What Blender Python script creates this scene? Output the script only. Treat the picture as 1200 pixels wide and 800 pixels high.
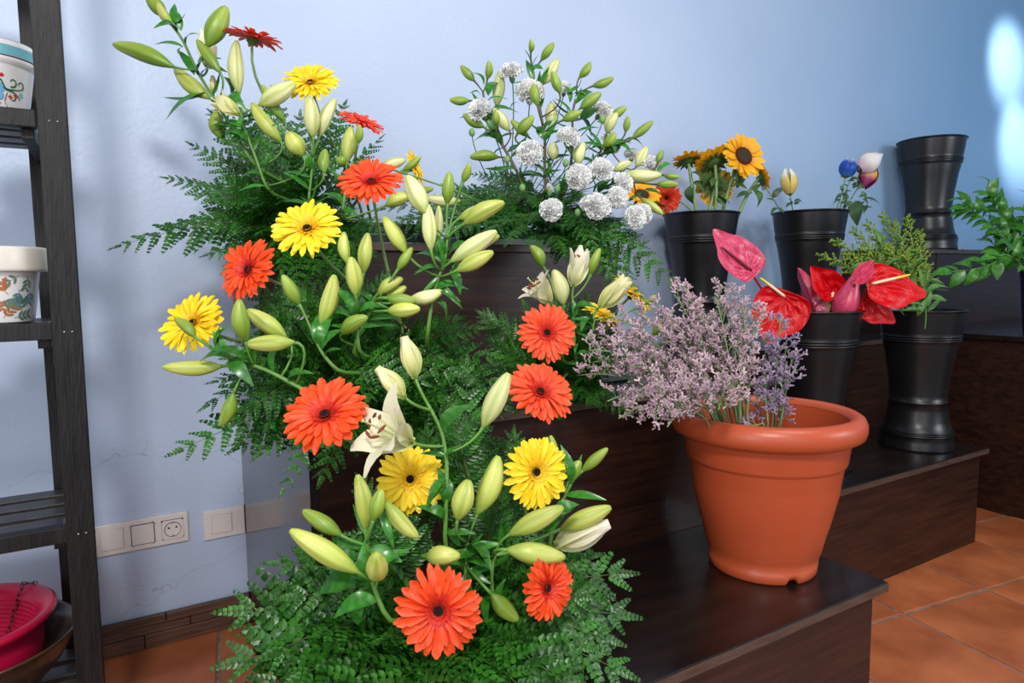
import bpy, math, random
import numpy as np
from mathutils import Vector, Matrix, Quaternion
random.seed(7)
R = random.random
def U(a, b): return a + (b - a) * random.random()
V = Vector
SC = bpy.context.scene
for o in list(bpy.data.objects): bpy.data.objects.remove(o)
COL = SC.collection

# ------------------------------------------------------------------ camera
CF = 772.04
FW = V((0.504007, 0.858310, -0.094589)).normalized()
YAW, PIT, ROLL = 0.531152457, 0.0947296751, -0.0126742233
FW = V((math.sin(YAW)*math.cos(PIT), math.cos(YAW)*math.cos(PIT), -math.sin(PIT)))
_r = V((math.cos(YAW), -math.sin(YAW), 0)); _u = _r.cross(FW)
RT = _r*math.cos(ROLL) + _u*math.sin(ROLL)
UP = -_r*math.sin(ROLL) + _u*math.cos(ROLL)
EYE = V((0, 0, 1.0))
cd = bpy.data.cameras.new('camera'); cam = bpy.data.objects.new('camera', cd); COL.objects.link(cam)
M = Matrix((RT, UP, -FW)).transposed().to_4x4(); M.translation = EYE
cam.matrix_world = M
cd.sensor_width = 36; cd.lens = CF*36/1200; cd.clip_start = .01
SC.camera = cam
def at(x, y, d):
    return EYE + (FW*CF + RT*(x-600) - UP*(y-400)) * (d/CF)

# ------------------------------------------------------------------ world, lights, exposure
w = bpy.data.worlds.new('world'); SC.world = w; w.use_nodes = True
w.node_tree.nodes['Background'].inputs[0].default_value = (.80, .86, 1, 1)
w.node_tree.nodes['Background'].inputs[1].default_value = .36
def area(name, loc, target, size, power, col, sy=None):
    l = bpy.data.lights.new(name, 'AREA'); l.size = size; l.energy = power; l.color = col
    if sy: l.shape = 'RECTANGLE'; l.size_y = sy
    o = bpy.data.objects.new(name, l); COL.objects.link(o); o.location = loc
    o.rotation_euler = (V(target)-V(loc)).to_track_quat('-Z', 'Y').to_euler(); return o
area('ceiling_lamp', (-.35, -.6, 2.35), (.9, 1.6, .8), .30, 44, (1, .97, .93))
area('shop_window', (3.6, -1.9, 1.9), (1.8, 1.6, .8), 1.3, 55, (.86, .93, 1))
area('ceiling_panel', (1.3, .1, 2.75), (1.3, 1.2, 0), .9, 22, (1, .98, .95))
area('rear_fill', (-.5, -2.6, 1.5), (.8, 1.6, .7), 2.4, 30, (.97, .98, 1))  # unseen fill light added behind the camera, lifts the ferns and lower left
area('left_fill', (-2.0, -.5, 1.15), (.3, 2.0, .45), 1.1, 34, (.93, .97, 1), 1.5)  # unseen fill light added at the left to brighten the lower wall
def spot(name, loc, target, power, ang, col, rad=.05):
    l = bpy.data.lights.new(name, 'SPOT'); l.energy = power; l.spot_size = math.radians(ang); l.spot_blend = 1
    l.color = col; l.shadow_soft_size = rad
    o = bpy.data.objects.new(name, l); COL.objects.link(o); o.location = loc
    o.rotation_euler = (V(target)-V(loc)).to_track_quat('-Z', 'Y').to_euler()
spot('wall_glare_spot', (4.40, 1.25, 2.5), (4.66, 2.0, 2.26), 100, 40, (1, .97, .94))  # unseen spot added to make the upper glare patch on the glossy wall
spot('wall_glare_spot', (4.55, 1.25, 2.2), (4.84, 2.0, 1.80), 100, 38, (1, .97, .94))  # second added spot, for the lower glare patch
SC.view_settings.view_transform = 'Standard'; SC.view_settings.look = 'None'
SC.view_settings.exposure = -0.04; SC.view_settings.gamma = 1; SC.view_settings.use_curve_mapping = False

# ------------------------------------------------------------------ materials
def lin(c):
    return tuple(((v/255)/12.92 if v/255 <= .04045 else ((v/255+.055)/1.055)**2.4) for v in c)
def mat(name, c1, c2=None, rough=.5, scale=8, stretch=(1, 1, 1), bump=0, bscale=None, rnd=0, coat=0, trans=0, metal=0, spec=.5, detail=4):
    m = bpy.data.materials.new(name); m.use_nodes = True; nt = m.node_tree; N = nt.nodes; L = nt.links
    b = N['Principled BSDF']
    b.inputs['Roughness'].default_value = rough; b.inputs['Metallic'].default_value = metal
    b.inputs['Specular IOR Level'].default_value = spec
    b.inputs['Coat Weight'].default_value = coat; b.inputs['Coat Roughness'].default_value = .08
    c1 = lin(c1); c2 = lin(c2) if c2 else c1
    tc = N.new('ShaderNodeTexCoord'); mp = N.new('ShaderNodeMapping'); mp.inputs['Scale'].default_value = stretch
    L.new(tc.outputs['Object'], mp.inputs[0])
    no = N.new('ShaderNodeTexNoise'); no.inputs['Scale'].default_value = scale; no.inputs['Detail'].default_value = detail
    L.new(mp.outputs[0], no.inputs['Vector'])
    cr = N.new('ShaderNodeValToRGB'); cr.color_ramp.elements[0].position = .32; cr.color_ramp.elements[1].position = .68
    cr.color_ramp.elements[0].color = (*c1, 1); cr.color_ramp.elements[1].color = (*c2, 1)
    L.new(no.outputs['Fac'], cr.inputs[0]); out = cr.outputs[0]
    if rnd:
        oi = N.new('ShaderNodeObjectInfo'); hs = N.new('ShaderNodeHueSaturation')
        mr = N.new('ShaderNodeMapRange'); mr.inputs[3].default_value = 1-rnd; mr.inputs[4].default_value = 1+rnd
        L.new(oi.outputs['Random'], mr.inputs[0]); L.new(mr.outputs[0], hs.inputs['Value']); L.new(out, hs.inputs['Color']); out = hs.outputs[0]
    L.new(out, b.inputs['Base Color'])
    if bump:
        n2 = N.new('ShaderNodeTexNoise'); n2.inputs['Scale'].default_value = bscale or scale; n2.inputs['Detail'].default_value = 5
        L.new(mp.outputs[0], n2.inputs['Vector'])
        bp = N.new('ShaderNodeBump'); bp.inputs['Strength'].default_value = bump; bp.inputs['Distance'].default_value = .01
        L.new(n2.outputs['Fac'], bp.inputs['Height']); L.new(bp.outputs[0], b.inputs['Normal'])
    if trans:
        tr = N.new('ShaderNodeBsdfTranslucent'); mx = N.new('ShaderNodeMixShader'); mx.inputs[0].default_value = trans
        L.new(out, tr.inputs[0]); L.new(b.outputs[0], mx.inputs[1]); L.new(tr.outputs[0], mx.inputs[2])
        L.new(mx.outputs[0], N['Material Output'].inputs[0])
    return m
def grad(name, stops, axis='Z', rough=.45, trans=0, rnd=0, coat=0, streak=0, sscale=(30, 30, 2)):
    """colour runs along an object axis (0..1): the thing's own colouring"""
    m = mat(name, (128, 128, 128), rough=rough, rnd=0, coat=coat); nt = m.node_tree; N = nt.nodes; L = nt.links
    b = N['Principled BSDF']
    for l in list(b.inputs['Base Color'].links): L.remove(l)
    tc = N.new('ShaderNodeTexCoord'); sp = N.new('ShaderNodeSeparateXYZ'); L.new(tc.outputs['Object'], sp.inputs[0])
    cr = N.new('ShaderNodeValToRGB'); e = cr.color_ramp.elements
    e[0].position = stops[0][0]; e[0].color = (*lin(stops[0][1]), 1)
    e[1].position = stops[-1][0]; e[1].color = (*lin(stops[-1][1]), 1)
    for p, c in stops[1:-1]:
        q = e.new(p); q.color = (*lin(c), 1)
    src = sp.outputs[axis]
    if streak:
        mp = N.new('ShaderNodeMapping'); mp.inputs['Scale'].default_value = sscale; L.new(tc.outputs['Object'], mp.inputs[0])
        no = N.new('ShaderNodeTexNoise'); no.inputs['Scale'].default_value = 1; L.new(mp.outputs[0], no.inputs['Vector'])
        ma = N.new('ShaderNodeMath'); ma.operation = 'MULTIPLY_ADD'; ma.inputs[1].default_value = streak
        L.new(no.outputs['Fac'], ma.inputs[0]); L.new(src, ma.inputs[2])
        sb = N.new('ShaderNodeMath'); sb.operation = 'SUBTRACT'; sb.inputs[1].default_value = streak*.5
        L.new(ma.outputs[0], sb.inputs[0]); src = sb.outputs[0]
    L.new(src, cr.inputs[0]); out = cr.outputs[0]
    if rnd:
        oi = N.new('ShaderNodeObjectInfo'); hs = N.new('ShaderNodeHueSaturation')
        mr = N.new('ShaderNodeMapRange'); mr.inputs[3].default_value = 1-rnd; mr.inputs[4].default_value = 1+rnd
        L.new(oi.outputs['Random'], mr.inputs[0]); L.new(mr.outputs[0], hs.inputs['Value']); L.new(out, hs.inputs['Color']); out = hs.outputs[0]
    L.new(out, b.inputs['Base Color'])
    if trans:
        tr = N.new('ShaderNodeBsdfTranslucent'); mx = N.new('ShaderNodeMixShader'); mx.inputs[0].default_value = trans
        L.new(out, tr.inputs[0]); L.new(b.outputs[0], mx.inputs[1]); L.new(tr.outputs[0], mx.inputs[2])
        L.new(mx.outputs[0], N['Material Output'].inputs[0])
    return m
def wall_mat():
    m = mat('blue_plaster', (176, 191, 217), (183, 198, 223), rough=.42, scale=2.2, bump=.14, bscale=90); nt = m.node_tree; N = nt.nodes; L = nt.links
    b = N['Principled BSDF']; src = b.inputs['Base Color'].links[0].from_socket
    tc = N.new('ShaderNodeTexCoord'); sp = N.new('ShaderNodeSeparateXYZ'); L.new(tc.outputs['Object'], sp.inputs[0])
    # base colour shifts to teal over the right-hand stretch of the wall
    mr = N.new('ShaderNodeMapRange'); mr.inputs[1].default_value = 1.6; mr.inputs[2].default_value = 4.2; L.new(sp.outputs['X'], mr.inputs[0])
    mx = N.new('ShaderNodeMix'); mx.data_type = 'RGBA'; mx.inputs[7].default_value = (*lin((132, 172, 208)), 1)
    L.new(mr.outputs[0], mx.inputs[0]); L.new(src, mx.inputs[6])
    # hairline cracks low on the wall
    mp = N.new('ShaderNodeMapping'); mp.inputs['Scale'].default_value = (2.2, 2.2, 5.5); L.new(tc.outputs['Object'], mp.inputs[0])
    nz = N.new('ShaderNodeTexNoise'); nz.inputs['Scale'].default_value = 9; L.new(tc.outputs['Object'], nz.inputs['Vector'])
    ad = N.new('ShaderNodeVectorMath'); ad.operation = 'MULTIPLY_ADD'; ad.inputs[1].default_value = (.5, .5, .5)
    L.new(nz.outputs['Color'], ad.inputs[0]); L.new(mp.outputs[0], ad.inputs[2])
    vo = N.new('ShaderNodeTexVoronoi'); vo.feature = 'DISTANCE_TO_EDGE'; vo.inputs['Scale'].default_value = 1; L.new(ad.outputs[0], vo.inputs['Vector'])
    lt = N.new('ShaderNodeMath'); lt.operation = 'LESS_THAN'; lt.inputs[1].default_value = .0035; L.new(vo.outputs['Distance'], lt.inputs[0])
    zl = N.new('ShaderNodeMath'); zl.operation = 'LESS_THAN'; zl.inputs[1].default_value = .58; L.new(sp.outputs['Z'], zl.inputs[0])
    mu = N.new('ShaderNodeMath'); mu.operation = 'MULTIPLY'; L.new(lt.outputs[0], mu.inputs[0]); L.new(zl.outputs[0], mu.inputs[1])
    m3 = N.new('ShaderNodeMath'); m3.operation = 'MULTIPLY'; m3.inputs[1].default_value = .35; L.new(mu.outputs[0], m3.inputs[0])
    m2 = N.new('ShaderNodeMix'); m2.data_type = 'RGBA'; m2.inputs[7].default_value = (*lin((120, 128, 140)), 1)
    L.new(m3.outputs[0], m2.inputs[0]); L.new(mx.outputs[2], m2.inputs[6])
    L.new(m2.outputs[2], b.inputs['Base Color'])
    return m
MT = {}
MT['wall'] = wall_mat()
MT['wood'] = mat('dark_walnut', (30, 15, 10), (54, 30, 20), rough=.38, scale=5, stretch=(1, 6, 14), bump=.08, bscale=30, coat=.1, spec=.35)
MT['wood_top'] = mat('walnut_top', (20, 14, 12), (34, 25, 20), rough=.27, scale=4, stretch=(1, 5, 5), bump=.05, bscale=60, coat=.15, spec=.4)
MT['wood_edge'] = mat('pale_edge', (62, 46, 38), (84, 66, 56), rough=.4, scale=14, stretch=(1, 8, 8), bump=.1)  # paler brown for the front edge strips
MT['panel'] = mat('lacquered_side', (26, 20, 20), (36, 29, 28), rough=.13, scale=8, stretch=(14, 14, 1), bump=.012, bscale=60, coat=0, spec=.45)
MT['ladder'] = mat('black_stained_wood', (9, 8, 8), (27, 24, 24), rough=.5, scale=7, stretch=(9, 9, 1), bump=.25, bscale=30, coat=0, spec=.3)
MT['ladder_slat'] = mat('grey_stained_slat', (22, 20, 19), (44, 40, 38), rough=.4, scale=7, stretch=(1, 9, 9), bump=.2, bscale=30, coat=.15)
MT['grout'] = mat('grout', (138, 130, 122), (96, 88, 82), rough=.9, scale=30, bump=.4)
MT['tile'] = mat('terracotta_tile', (142, 72, 38), (188, 108, 64), rough=.4, scale=5, bump=.12, bscale=24, rnd=.07, detail=7)
MT['skirt'] = mat('brown_skirting', (60, 38, 28), (98, 66, 48), rough=.45, scale=8, stretch=(1, 6, 14), bump=.2, rnd=.12)
MT['socket'] = mat('cream_plastic', (214, 206, 204), (222, 214, 210), rough=.35)
MT['dark'] = mat('dark_gap', (18, 16, 16), rough=.6)
MT['metal'] = mat('grey_metal', (170, 165, 150), rough=.35, metal=1)
MT['bucket'] = mat('black_plastic', (14, 14, 16), (21, 21, 23), rough=.33, scale=10, bump=.03, bscale=80)
MT['terra'] = mat('terracotta_plastic', (174, 73, 40), (184, 81, 46), rough=.38, scale=4, bump=.03, bscale=60)
MT['navy'] = mat('navy_glaze', (14, 24, 66), rough=.2)
MT['ceram'] = mat('white_ceramic', (222, 220, 220), (228, 226, 226), rough=.18, coat=.3)
MT['cream'] = mat('cream_ceramic', (206, 200, 188), (212, 206, 196), rough=.3)
MT['turq'] = mat('turquoise_paint', (112, 176, 190), rough=.2)
MT['blue_paint'] = mat('blue_paint', (118, 172, 204), (98, 152, 190), rough=.2, scale=60)
MT['maroon'] = mat('maroon_paint', (96, 30, 40), rough=.25)
MT['red_paint'] = mat('red_paint', (196, 44, 52), rough=.25)
MT['green_paint'] = mat('green_paint', (40, 92, 52), rough=.25)
MT['sage_paint'] = mat('sage_paint', (98, 124, 102), (70, 100, 90), rough=.3, scale=60)
MT['rust_paint'] = mat('rust_paint', (150, 86, 44), (168, 104, 62), rough=.3, scale=60)
MT['teal_paint'] = mat('teal_paint', (84, 122, 134), rough=.3)
MT['crimson'] = mat('crimson_plastic', (176, 16, 58), (186, 20, 64), rough=.28)
MT['bronze'] = mat('bronze_glaze', (44, 34, 26), (84, 62, 44), rough=.25, scale=14, bump=.2, coat=.3)
MT['chain'] = mat('chain_metal', (70, 52, 46), rough=.35, metal=.8)
MT['foam'] = mat('foam', (26, 52, 30), rough=.9, bump=.3, scale=60)
MT['tray'] = mat('tray_plastic', (18, 42, 34), rough=.4)
MT['fern'] = mat('fern_green', (24, 72, 16), (52, 110, 30), rough=.36, scale=3, rnd=.4, trans=.1, spec=.42)
MT['fern_stem'] = mat('fern_stem', (70, 96, 44), (88, 84, 48), rough=.5)
MT['leaf'] = mat('lily_leaf', (36, 98, 26), (62, 132, 40), rough=.3, scale=6, rnd=.25, trans=.12, spec=.6)
MT['stem'] = mat('lily_stem', (78, 122, 44), (96, 140, 56), rough=.45)
MT['gstem'] = mat('gerbera_stem', (112, 140, 78), (128, 156, 92), rough=.5)
MT['bstem'] = mat('brown_stem', (92, 92, 50), (84, 66, 46), rough=.5, scale=20)
MT['bud_g'] = grad('green_bud', [(0, (96, 134, 40)), (.35, (124, 152, 50)), (1, (158, 174, 72))], rough=.4, rnd=.12, trans=.08, streak=.35, sscale=(5, 5, .6))
MT['bud_y'] = grad('yellow_green_bud', [(0, (140, 164, 66)), (.3, (176, 188, 84)), (.8, (198, 200, 106)), (1, (166, 182, 74))], rough=.4, rnd=.1, trans=.08, streak=.4, sscale=(6, 6, .6))
MT['bud_p'] = grad('pale_bud', [(0, (160, 180, 92)), (.25, (206, 210, 142)), (.8, (222, 220, 162)), (1, (196, 204, 120))], rough=.4, rnd=.08, trans=.1, streak=.4, sscale=(6, 6, .6))
for k_ in 'gyp':
    nt = MT['bud_'+k_].node_tree; N = nt.nodes; L = nt.links; b = N['Principled BSDF']; src = b.inputs['Base Color'].links[0].from_socket
    tc = N.new('ShaderNodeTexCoord'); sp = N.new('ShaderNodeSeparateXYZ'); L.new(tc.outputs['Object'], sp.inputs[0])
    at_ = N.new('ShaderNodeMath'); at_.operation = 'ARCTAN2'; L.new(sp.outputs['Y'], at_.inputs[0]); L.new(sp.outputs['X'], at_.inputs[1])
    m1 = N.new('ShaderNodeMath'); m1.operation = 'MULTIPLY'; m1.inputs[1].default_value = 3; L.new(at_.outputs[0], m1.inputs[0])
    m2 = N.new('ShaderNodeMath'); m2.operation = 'COSINE'; L.new(m1.outputs[0], m2.inputs[0])
    mr = N.new('ShaderNodeMapRange'); mr.inputs[1].default_value = .55; mr.inputs[2].default_value = 1; mr.inputs[4].default_value = .75; L.new(m2.outputs[0], mr.inputs[0])
    mx = N.new('ShaderNodeMix'); mx.data_type = 'RGBA'; mx.inputs[7].default_value = (*lin({'g': (104, 140, 36), 'y': (140, 158, 58), 'p': (158, 172, 88)}[k_]), 1)
    L.new(mr.outputs[0], mx.inputs[0]); L.new(src, mx.inputs[6]); L.new(mx.outputs[2], b.inputs['Base Color'])
MT['tepal'] = grad('cream_tepal', [(0, (190, 200, 120)), (.3, (226, 224, 178)), (.7, (238, 232, 206)), (1, (236, 228, 206))], axis='X', rough=.42, trans=.2)
MT['tepal_p'] = grad('pale_tepal', [(0, (176, 190, 100)), (.35, (216, 214, 146)), (.8, (228, 222, 168)), (1, (220, 212, 156))], axis='X', rough=.42, trans=.2)
MT['anther'] = mat('anther', (116, 44, 20), (140, 60, 28), rough=.7)
MT['filament'] = mat('filament', (206, 214, 150), rough=.5)
MT['g_or'] = grad('orange_petal', [(0, (216, 40, 20)), (.4, (238, 72, 22)), (1, (244, 84, 28))], axis='X', rough=.5, trans=.22, rnd=.1)
MT['g_red'] = grad('red_orange_petal', [(0, (214, 44, 28)), (.4, (236, 70, 34)), (1, (242, 82, 42))], axis='X', rough=.5, trans=.22, rnd=.1)
MT['g_ye'] = grad('yellow_petal', [(0, (240, 190, 20)), (.4, (250, 214, 24)), (1, (252, 222, 40))], axis='X', rough=.5, trans=.22, rnd=.06)
MT['g_or_in'] = mat('orange_floret', (206, 36, 26), (226, 62, 34), rough=.6, scale=60, trans=.15)
MT['g_ye_in'] = mat('yellow_floret', (236, 186, 24), (250, 212, 40), rough=.6, scale=60, trans=.15)
MT['g_disc'] = mat('dark_disc', (16, 6, 6), (44, 16, 14), rough=.8, scale=120, bump=.6)
MT['sun'] = grad('sunflower_petal', [(0, (226, 140, 8)), (.4, (248, 178, 10)), (1, (252, 190, 16))], axis='X', rough=.5, trans=.22, rnd=.08)
MT['sun_ring'] = mat('sunflower_ring', (70, 34, 18), (98, 48, 22), rough=.85, scale=150, bump=.7)
MT['sun_mid'] = mat('sunflower_middle', (40, 38, 30), (62, 58, 40), rough=.85, scale=150, bump=.6)
MT['sepal'] = mat('sepal_green', (58, 92, 40), (80, 114, 54), rough=.6, rnd=.15, trans=.05)
MT['white'] = mat('carnation_white', (246, 246, 243), (252, 252, 251), rough=.6, trans=.25, scale=30)
MT['calyx'] = mat('carnation_calyx', (96, 138, 78), (116, 156, 92), rough=.55)
MT['cstem'] = mat('carnation_stem', (84, 124, 84), (100, 140, 96), rough=.5)
MT['anth_r'] = mat('anthurium_red', (190, 0, 12), (206, 6, 18), rough=.26, scale=20, bump=.3, bscale=26, coat=.05, spec=.28)
MT['anth_p'] = mat('anthurium_pink', (184, 30, 72), (214, 84, 116), rough=.28, scale=6, stretch=(2, 9, 2), bump=.1, bscale=16, coat=.1)
MT['spadix'] = grad('cream_spadix', [(0, (240, 206, 178)), (.55, (240, 214, 170)), (.75, (230, 206, 60)), (1, (222, 200, 24))], rough=.5)
MT['spadix_d'] = mat('maroon_spadix', (112, 18, 40), rough=.45)
MT['astem'] = mat('anthurium_stem', (128, 144, 36), rough=.4)
MT['rstem'] = mat('red_stem', (168, 34, 44), rough=.4)
MT['stat'] = mat('statice_floret', (162, 130, 146), (208, 182, 188), rough=.7, scale=40, rnd=.1, trans=.15)
MT['stat_v'] = mat('statice_violet', (112, 90, 132), (178, 156, 176), rough=.7, scale=60, trans=.15)
MT['sstem'] = mat('statice_stem', (98, 128, 76), (124, 150, 96), rough=.6)
MT['gold'] = mat('goldenrod_floret', (80, 128, 42), (152, 166, 50), rough=.7, scale=40, trans=.1)
MT['gleaf'] = mat('goldenrod_leaf', (74, 124, 56), (96, 148, 72), rough=.5, trans=.1)
MT['rleaf'] = mat('ruscus_leaf', (32, 92, 24), (72, 136, 44), rough=.28, scale=5, rnd=.25, trans=.15)
MT['roleaf'] = mat('rose_leaf', (44, 76, 42), (62, 96, 54), rough=.45, rnd=.15)
MT['glass'] = mat('clear_glass', (235, 240, 245), rough=.05)
MT['glass'].node_tree.nodes['Principled BSDF'].inputs['Transmission Weight'].default_value = .95
MT['gl_card'] = mat('grey_card', (70, 76, 84), (200, 206, 210), rough=.3, scale=30)
for nm, st in dict(rose_y=[(0, (206, 178, 84)), (.55, (224, 200, 116)), (.8, (234, 236, 220)), (1, (240, 244, 244))],
                   rose_b=[(0, (60, 110, 180)), (.3, (16, 66, 168)), (.7, (20, 72, 178)), (1, (196, 216, 240))],
                   rose_w=[(0, (206, 170, 190)), (.4, (228, 222, 216)), (1, (226, 226, 226))],
                   rose_m=[(0, (210, 150, 44)), (.4, (214, 160, 70)), (.62, (150, 40, 100)), (1, (120, 30, 90))]).items():
    MT[nm] = grad(nm, st, rough=.5, trans=.15, streak=.2)

# ------------------------------------------------------------------ helpers
class MB:
    def __init__(s): s.v = []; s.f = []
    def add(s, vs, fs):
        n = len(s.v); s.v += [tuple(p) for p in vs]; s.f += [tuple(i+n for i in f) for f in fs]
    def box(s, a, b, bev=0):
        x0, y0, z0 = a; x1, y1, z1 = b
        s.add([(x0,y0,z0),(x1,y0,z0),(x1,y1,z0),(x0,y1,z0),(x0,y0,z1),(x1,y0,z1),(x1,y1,z1),(x0,y1,z1)],
              [(0,3,2,1),(4,5,6,7),(0,1,5,4),(1,2,6,5),(2,3,7,6),(3,0,4,7)])
    def tube(s, pts, rad, n=6, cap=True):
        pts = [V(p) for p in pts]
        if not hasattr(rad, '__len__'): rad = [rad]*len(pts)
        prev = None; rings = []
        for i, p in enumerate(pts):
            t = (pts[min(i+1, len(pts)-1)] - pts[max(i-1, 0)])
            t = t.normalized() if t.length > 1e-9 else V((0, 0, 1))
            if prev is None:
                a = t.orthogonal().normalized()
            else:
                a = prev - t*prev.dot(t); a = a.normalized() if a.length > 1e-6 else t.orthogonal().normalized()
            prev = a; b = t.cross(a)
            rings.append([p + (a*math.cos(2*math.pi*k/n) + b*math.sin(2*math.pi*k/n))*rad[i] for k in range(n)])
        vs = [q for r in rings for q in r]; fs = []
        for i in range(len(pts)-1):
            for k in range(n):
                fs.append((i*n+k, i*n+(k+1) % n, (i+1)*n+(k+1) % n, (i+1)*n+k))
        if cap: fs.append(tuple(range(n))[::-1]); fs.append(tuple((len(pts)-1)*n+k for k in range(n)))
        s.add(vs, fs)
    def lathe(s, prof, n=48, c=(0, 0, 0)):
        vs = []; fs = []; m = len(prof)
        for k in range(n):
            a = 2*math.pi*k/n
            for r, z in prof: vs.append((c[0]+r*math.cos(a), c[1]+r*math.sin(a), c[2]+z))
        for k in range(n):
            for j in range(m-1):
                if prof[j][0] < 1e-6 and prof[j+1][0] < 1e-6: continue
                fs.append((k*m+j, ((k+1) % n)*m+j, ((k+1) % n)*m+j+1, k*m+j+1))
        s.add(vs, fs)
    def mesh(s, name, m, smooth=True):
        me = bpy.data.meshes.new(name); me.from_pydata(s.v, [], s.f); me.materials.append(MT[m])
        if smooth: me.polygons.foreach_set('use_smooth', [True]*len(me.polygons))
        me.update(); return me
def link(name, data, parent=None, loc=(0, 0, 0), rot=None, scale=None):
    o = bpy.data.objects.new(name, data); COL.objects.link(o)
    if parent: o.parent = parent
    o.location = loc
    if rot is not None: o.rotation_euler = rot.to_euler() if hasattr(rot, 'to_euler') else rot
    if scale is not None: o.scale = scale if hasattr(scale, '__len__') else (scale,)*3
    return o
def tag(o, label=None, cat=None, group=None, kind=None):
    if label: o['label'] = label
    if cat: o['category'] = cat
    if group: o['group'] = group
    if kind: o['kind'] = kind
    return o
def thing(name, label, cat, loc, group=None):
    o = link(name, None, loc=loc); o.empty_display_size = .02
    return tag(o, label, cat, group)
def part(mb, name, m, root, smooth=True, world=True, bevel=0, kind=None):
    """mb holds world-space points; the object sits at the root's origin"""
    if world:
        l = root.location; mb.v = [(a-l[0], b-l[1], c-l[2]) for a, b, c in mb.v]
    o = link(name, mb.mesh(name, m, smooth), root)
    if bevel:
        md = o.modifiers.new('bevel', 'BEVEL'); md.width = bevel; md.segments = 2; md.limit_method = 'ANGLE'
    if kind: o['kind'] = kind
    return o
def weld_smooth(o, ang=35):
    o.data.polygons.foreach_set('use_smooth', [True]*len(o.data.polygons))
    o.data.set_sharp_from_angle(angle=math.radians(ang))
def frame(z, x=None):
    """rotation with local Z along z and local X close to x"""
    z = V(z).normalized(); x = V(x) if x is not None else z.orthogonal()
    x = x - z*x.dot(z)
    x = x.normalized() if x.length > 1e-5 else z.orthogonal().normalized()
    return Matrix((x, z.cross(x), z)).transposed()
def bez(a, b, c, d, n=10):
    o = []
    for i in range(n+1):
        t = i/n; o.append(a*(1-t)**3 + b*3*t*(1-t)**2 + c*3*t*t*(1-t) + d*t**3)
    return o
def bez2(a, b, c, n=10):
    return [a*(1-t)**2 + b*2*t*(1-t) + c*t*t for t in [i/n for i in range(n+1)]]
def cv(n3): return RT*n3[0] + UP*n3[1] - FW*n3[2]   # direction given as right, up, towards the viewer

# ------------------------------------------------------------------ room shell
YW = 2.015
def struct(name, mb, m, smooth=False):
    o = link(name, mb.mesh(name, m, smooth)); o['kind'] = 'structure'; return o
mb = MB(); mb.box((-1.6, YW, 0), (5.1, YW+.12, 2.9)); struct('wall_back', mb, 'wall')
mb = MB(); mb.box((4.98, -.6, 0), (5.1, YW, 2.9)); struct('wall_right', mb, 'wall')
mb = MB(); mb.box((-1.7, -1.2, -.06), (5.1, YW+.12, -.004)); fl = struct('floor', mb, 'grout')
T = .3735
mb = MB(); h = T/2-.004; b_ = .004
vs = [(-h,-h,-.004),(h,-h,-.004),(h,h,-.004),(-h,h,-.004),(-h,-h,-.002),(h,-h,-.002),(h,h,-.002),(-h,h,-.002),(-h+b_,-h+b_,0),(h-b_,-h+b_,0),(h-b_,h-b_,0),(-h+b_,h-b_,0)]
mb.add(vs, [(8,9,10,11)] + [(i,(i+1)%4,4+(i+1)%4,4+i) for i in range(4)] + [(4+i,4+(i+1)%4,8+(i+1)%4,8+i) for i in range(4)])
tile_me = mb.mesh('tile', 'tile', False)
TA = math.radians(-7.7)
e1 = V((math.cos(TA), math.sin(TA), 0)); e2 = V((-math.sin(TA), math.cos(TA), 0)); P1 = V((2.306, .974, 0))
for i in range(-10, 5):
    for j in range(-3, 5):
        c = P1 + e1*(i+.5)*T + e2*(j+.5)*T
        if -.9 < c.x < 3.6 and .1 < c.y < 2.25:
            link('tile', tile_me, fl, (c.x, c.y, U(-.0006, .0004)), (0, 0, TA))
# skirting along the back wall: two courses and a bullnose cap
mb = MB(); mb.box((-1.4, YW-.010, 0), (.268, YW, .088)); bb = struct('baseboard_back', mb, 'dark')
def piece(x0, x1, y0, z0, z1, name='tile'):
    m_ = MB(); m_.box((x0+.0012, y0, z0), (x1-.0012, YW-.008, z1)); o = part(m_, name, 'skirt', bb, smooth=False, bevel=.0015)
for x0, x1 in ((-1.4,-1.05),(-1.05,-.7),(-.7,-.35),(-.35,-.005),(-.005,.268)): piece(x0, x1, 1.998, .001, .040)
for x0, x1 in ((-1.4,-1.2),(-1.2,-.85),(-.85,-.5),(-.5,-.15),(-.15,.11),(.11,.268)): piece(x0, x1, 2.000, .041, .068)
for x0, x1 in ((-1.4,-.9),(-.9,-.4),(-.4,.05),(.05,.268)): piece(x0, x1, 1.990, .070, .092)

# ------------------------------------------------------------------ tiered display
def step(label, x0, x1, y0, y1, z, left=False, right=False, seams=(), lip=.02, y2=None, x_lip=True):
    t = thing('display_step', label, 'display step', ((x0+x1)/2, (y0+y1)/2, 0))
    m = MB(); m.box((x0+.018, y0, 0), (x1-.018, y0+.018, z-.022)); part(m, 'front_panel', 'wood', t, False)
    if left is not None:
        m = MB(); m.box((x0, y0, 0), (x0+.018, y1, z-.022)); part(m, 'side_panel', left or 'wood', t, False)
    m = MB(); m.box((x1-.018, y0, 0), (x1, y1, z-.022)); part(m, 'side_panel', right or 'wood', t, False)
    m = MB(); m.box((x0-(lip if x_lip else 0), y0-lip, z-.022), (x1+lip, y1, z)); part(m, 'top_board', 'wood_top', t, False, bevel=.002)
    m = MB(); m.box((x0-(lip if x_lip else 0), y0-lip-.0015, z-.020), (x1+lip, y0-lip, z-.003)); part(m, 'edge_strip', 'wood_edge', t, False)
    for sx in seams:
        m = MB(); m.box((sx-.001, y0-.002, .01), (sx+.001, y0+.001, z-.022)); part(m, 'seam', 'dark', t, False)
    return t
XL = .268
step('low dark wooden display step under the terracotta pot', XL, 1.322, .765, 1.18, .36, left='panel')
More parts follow.
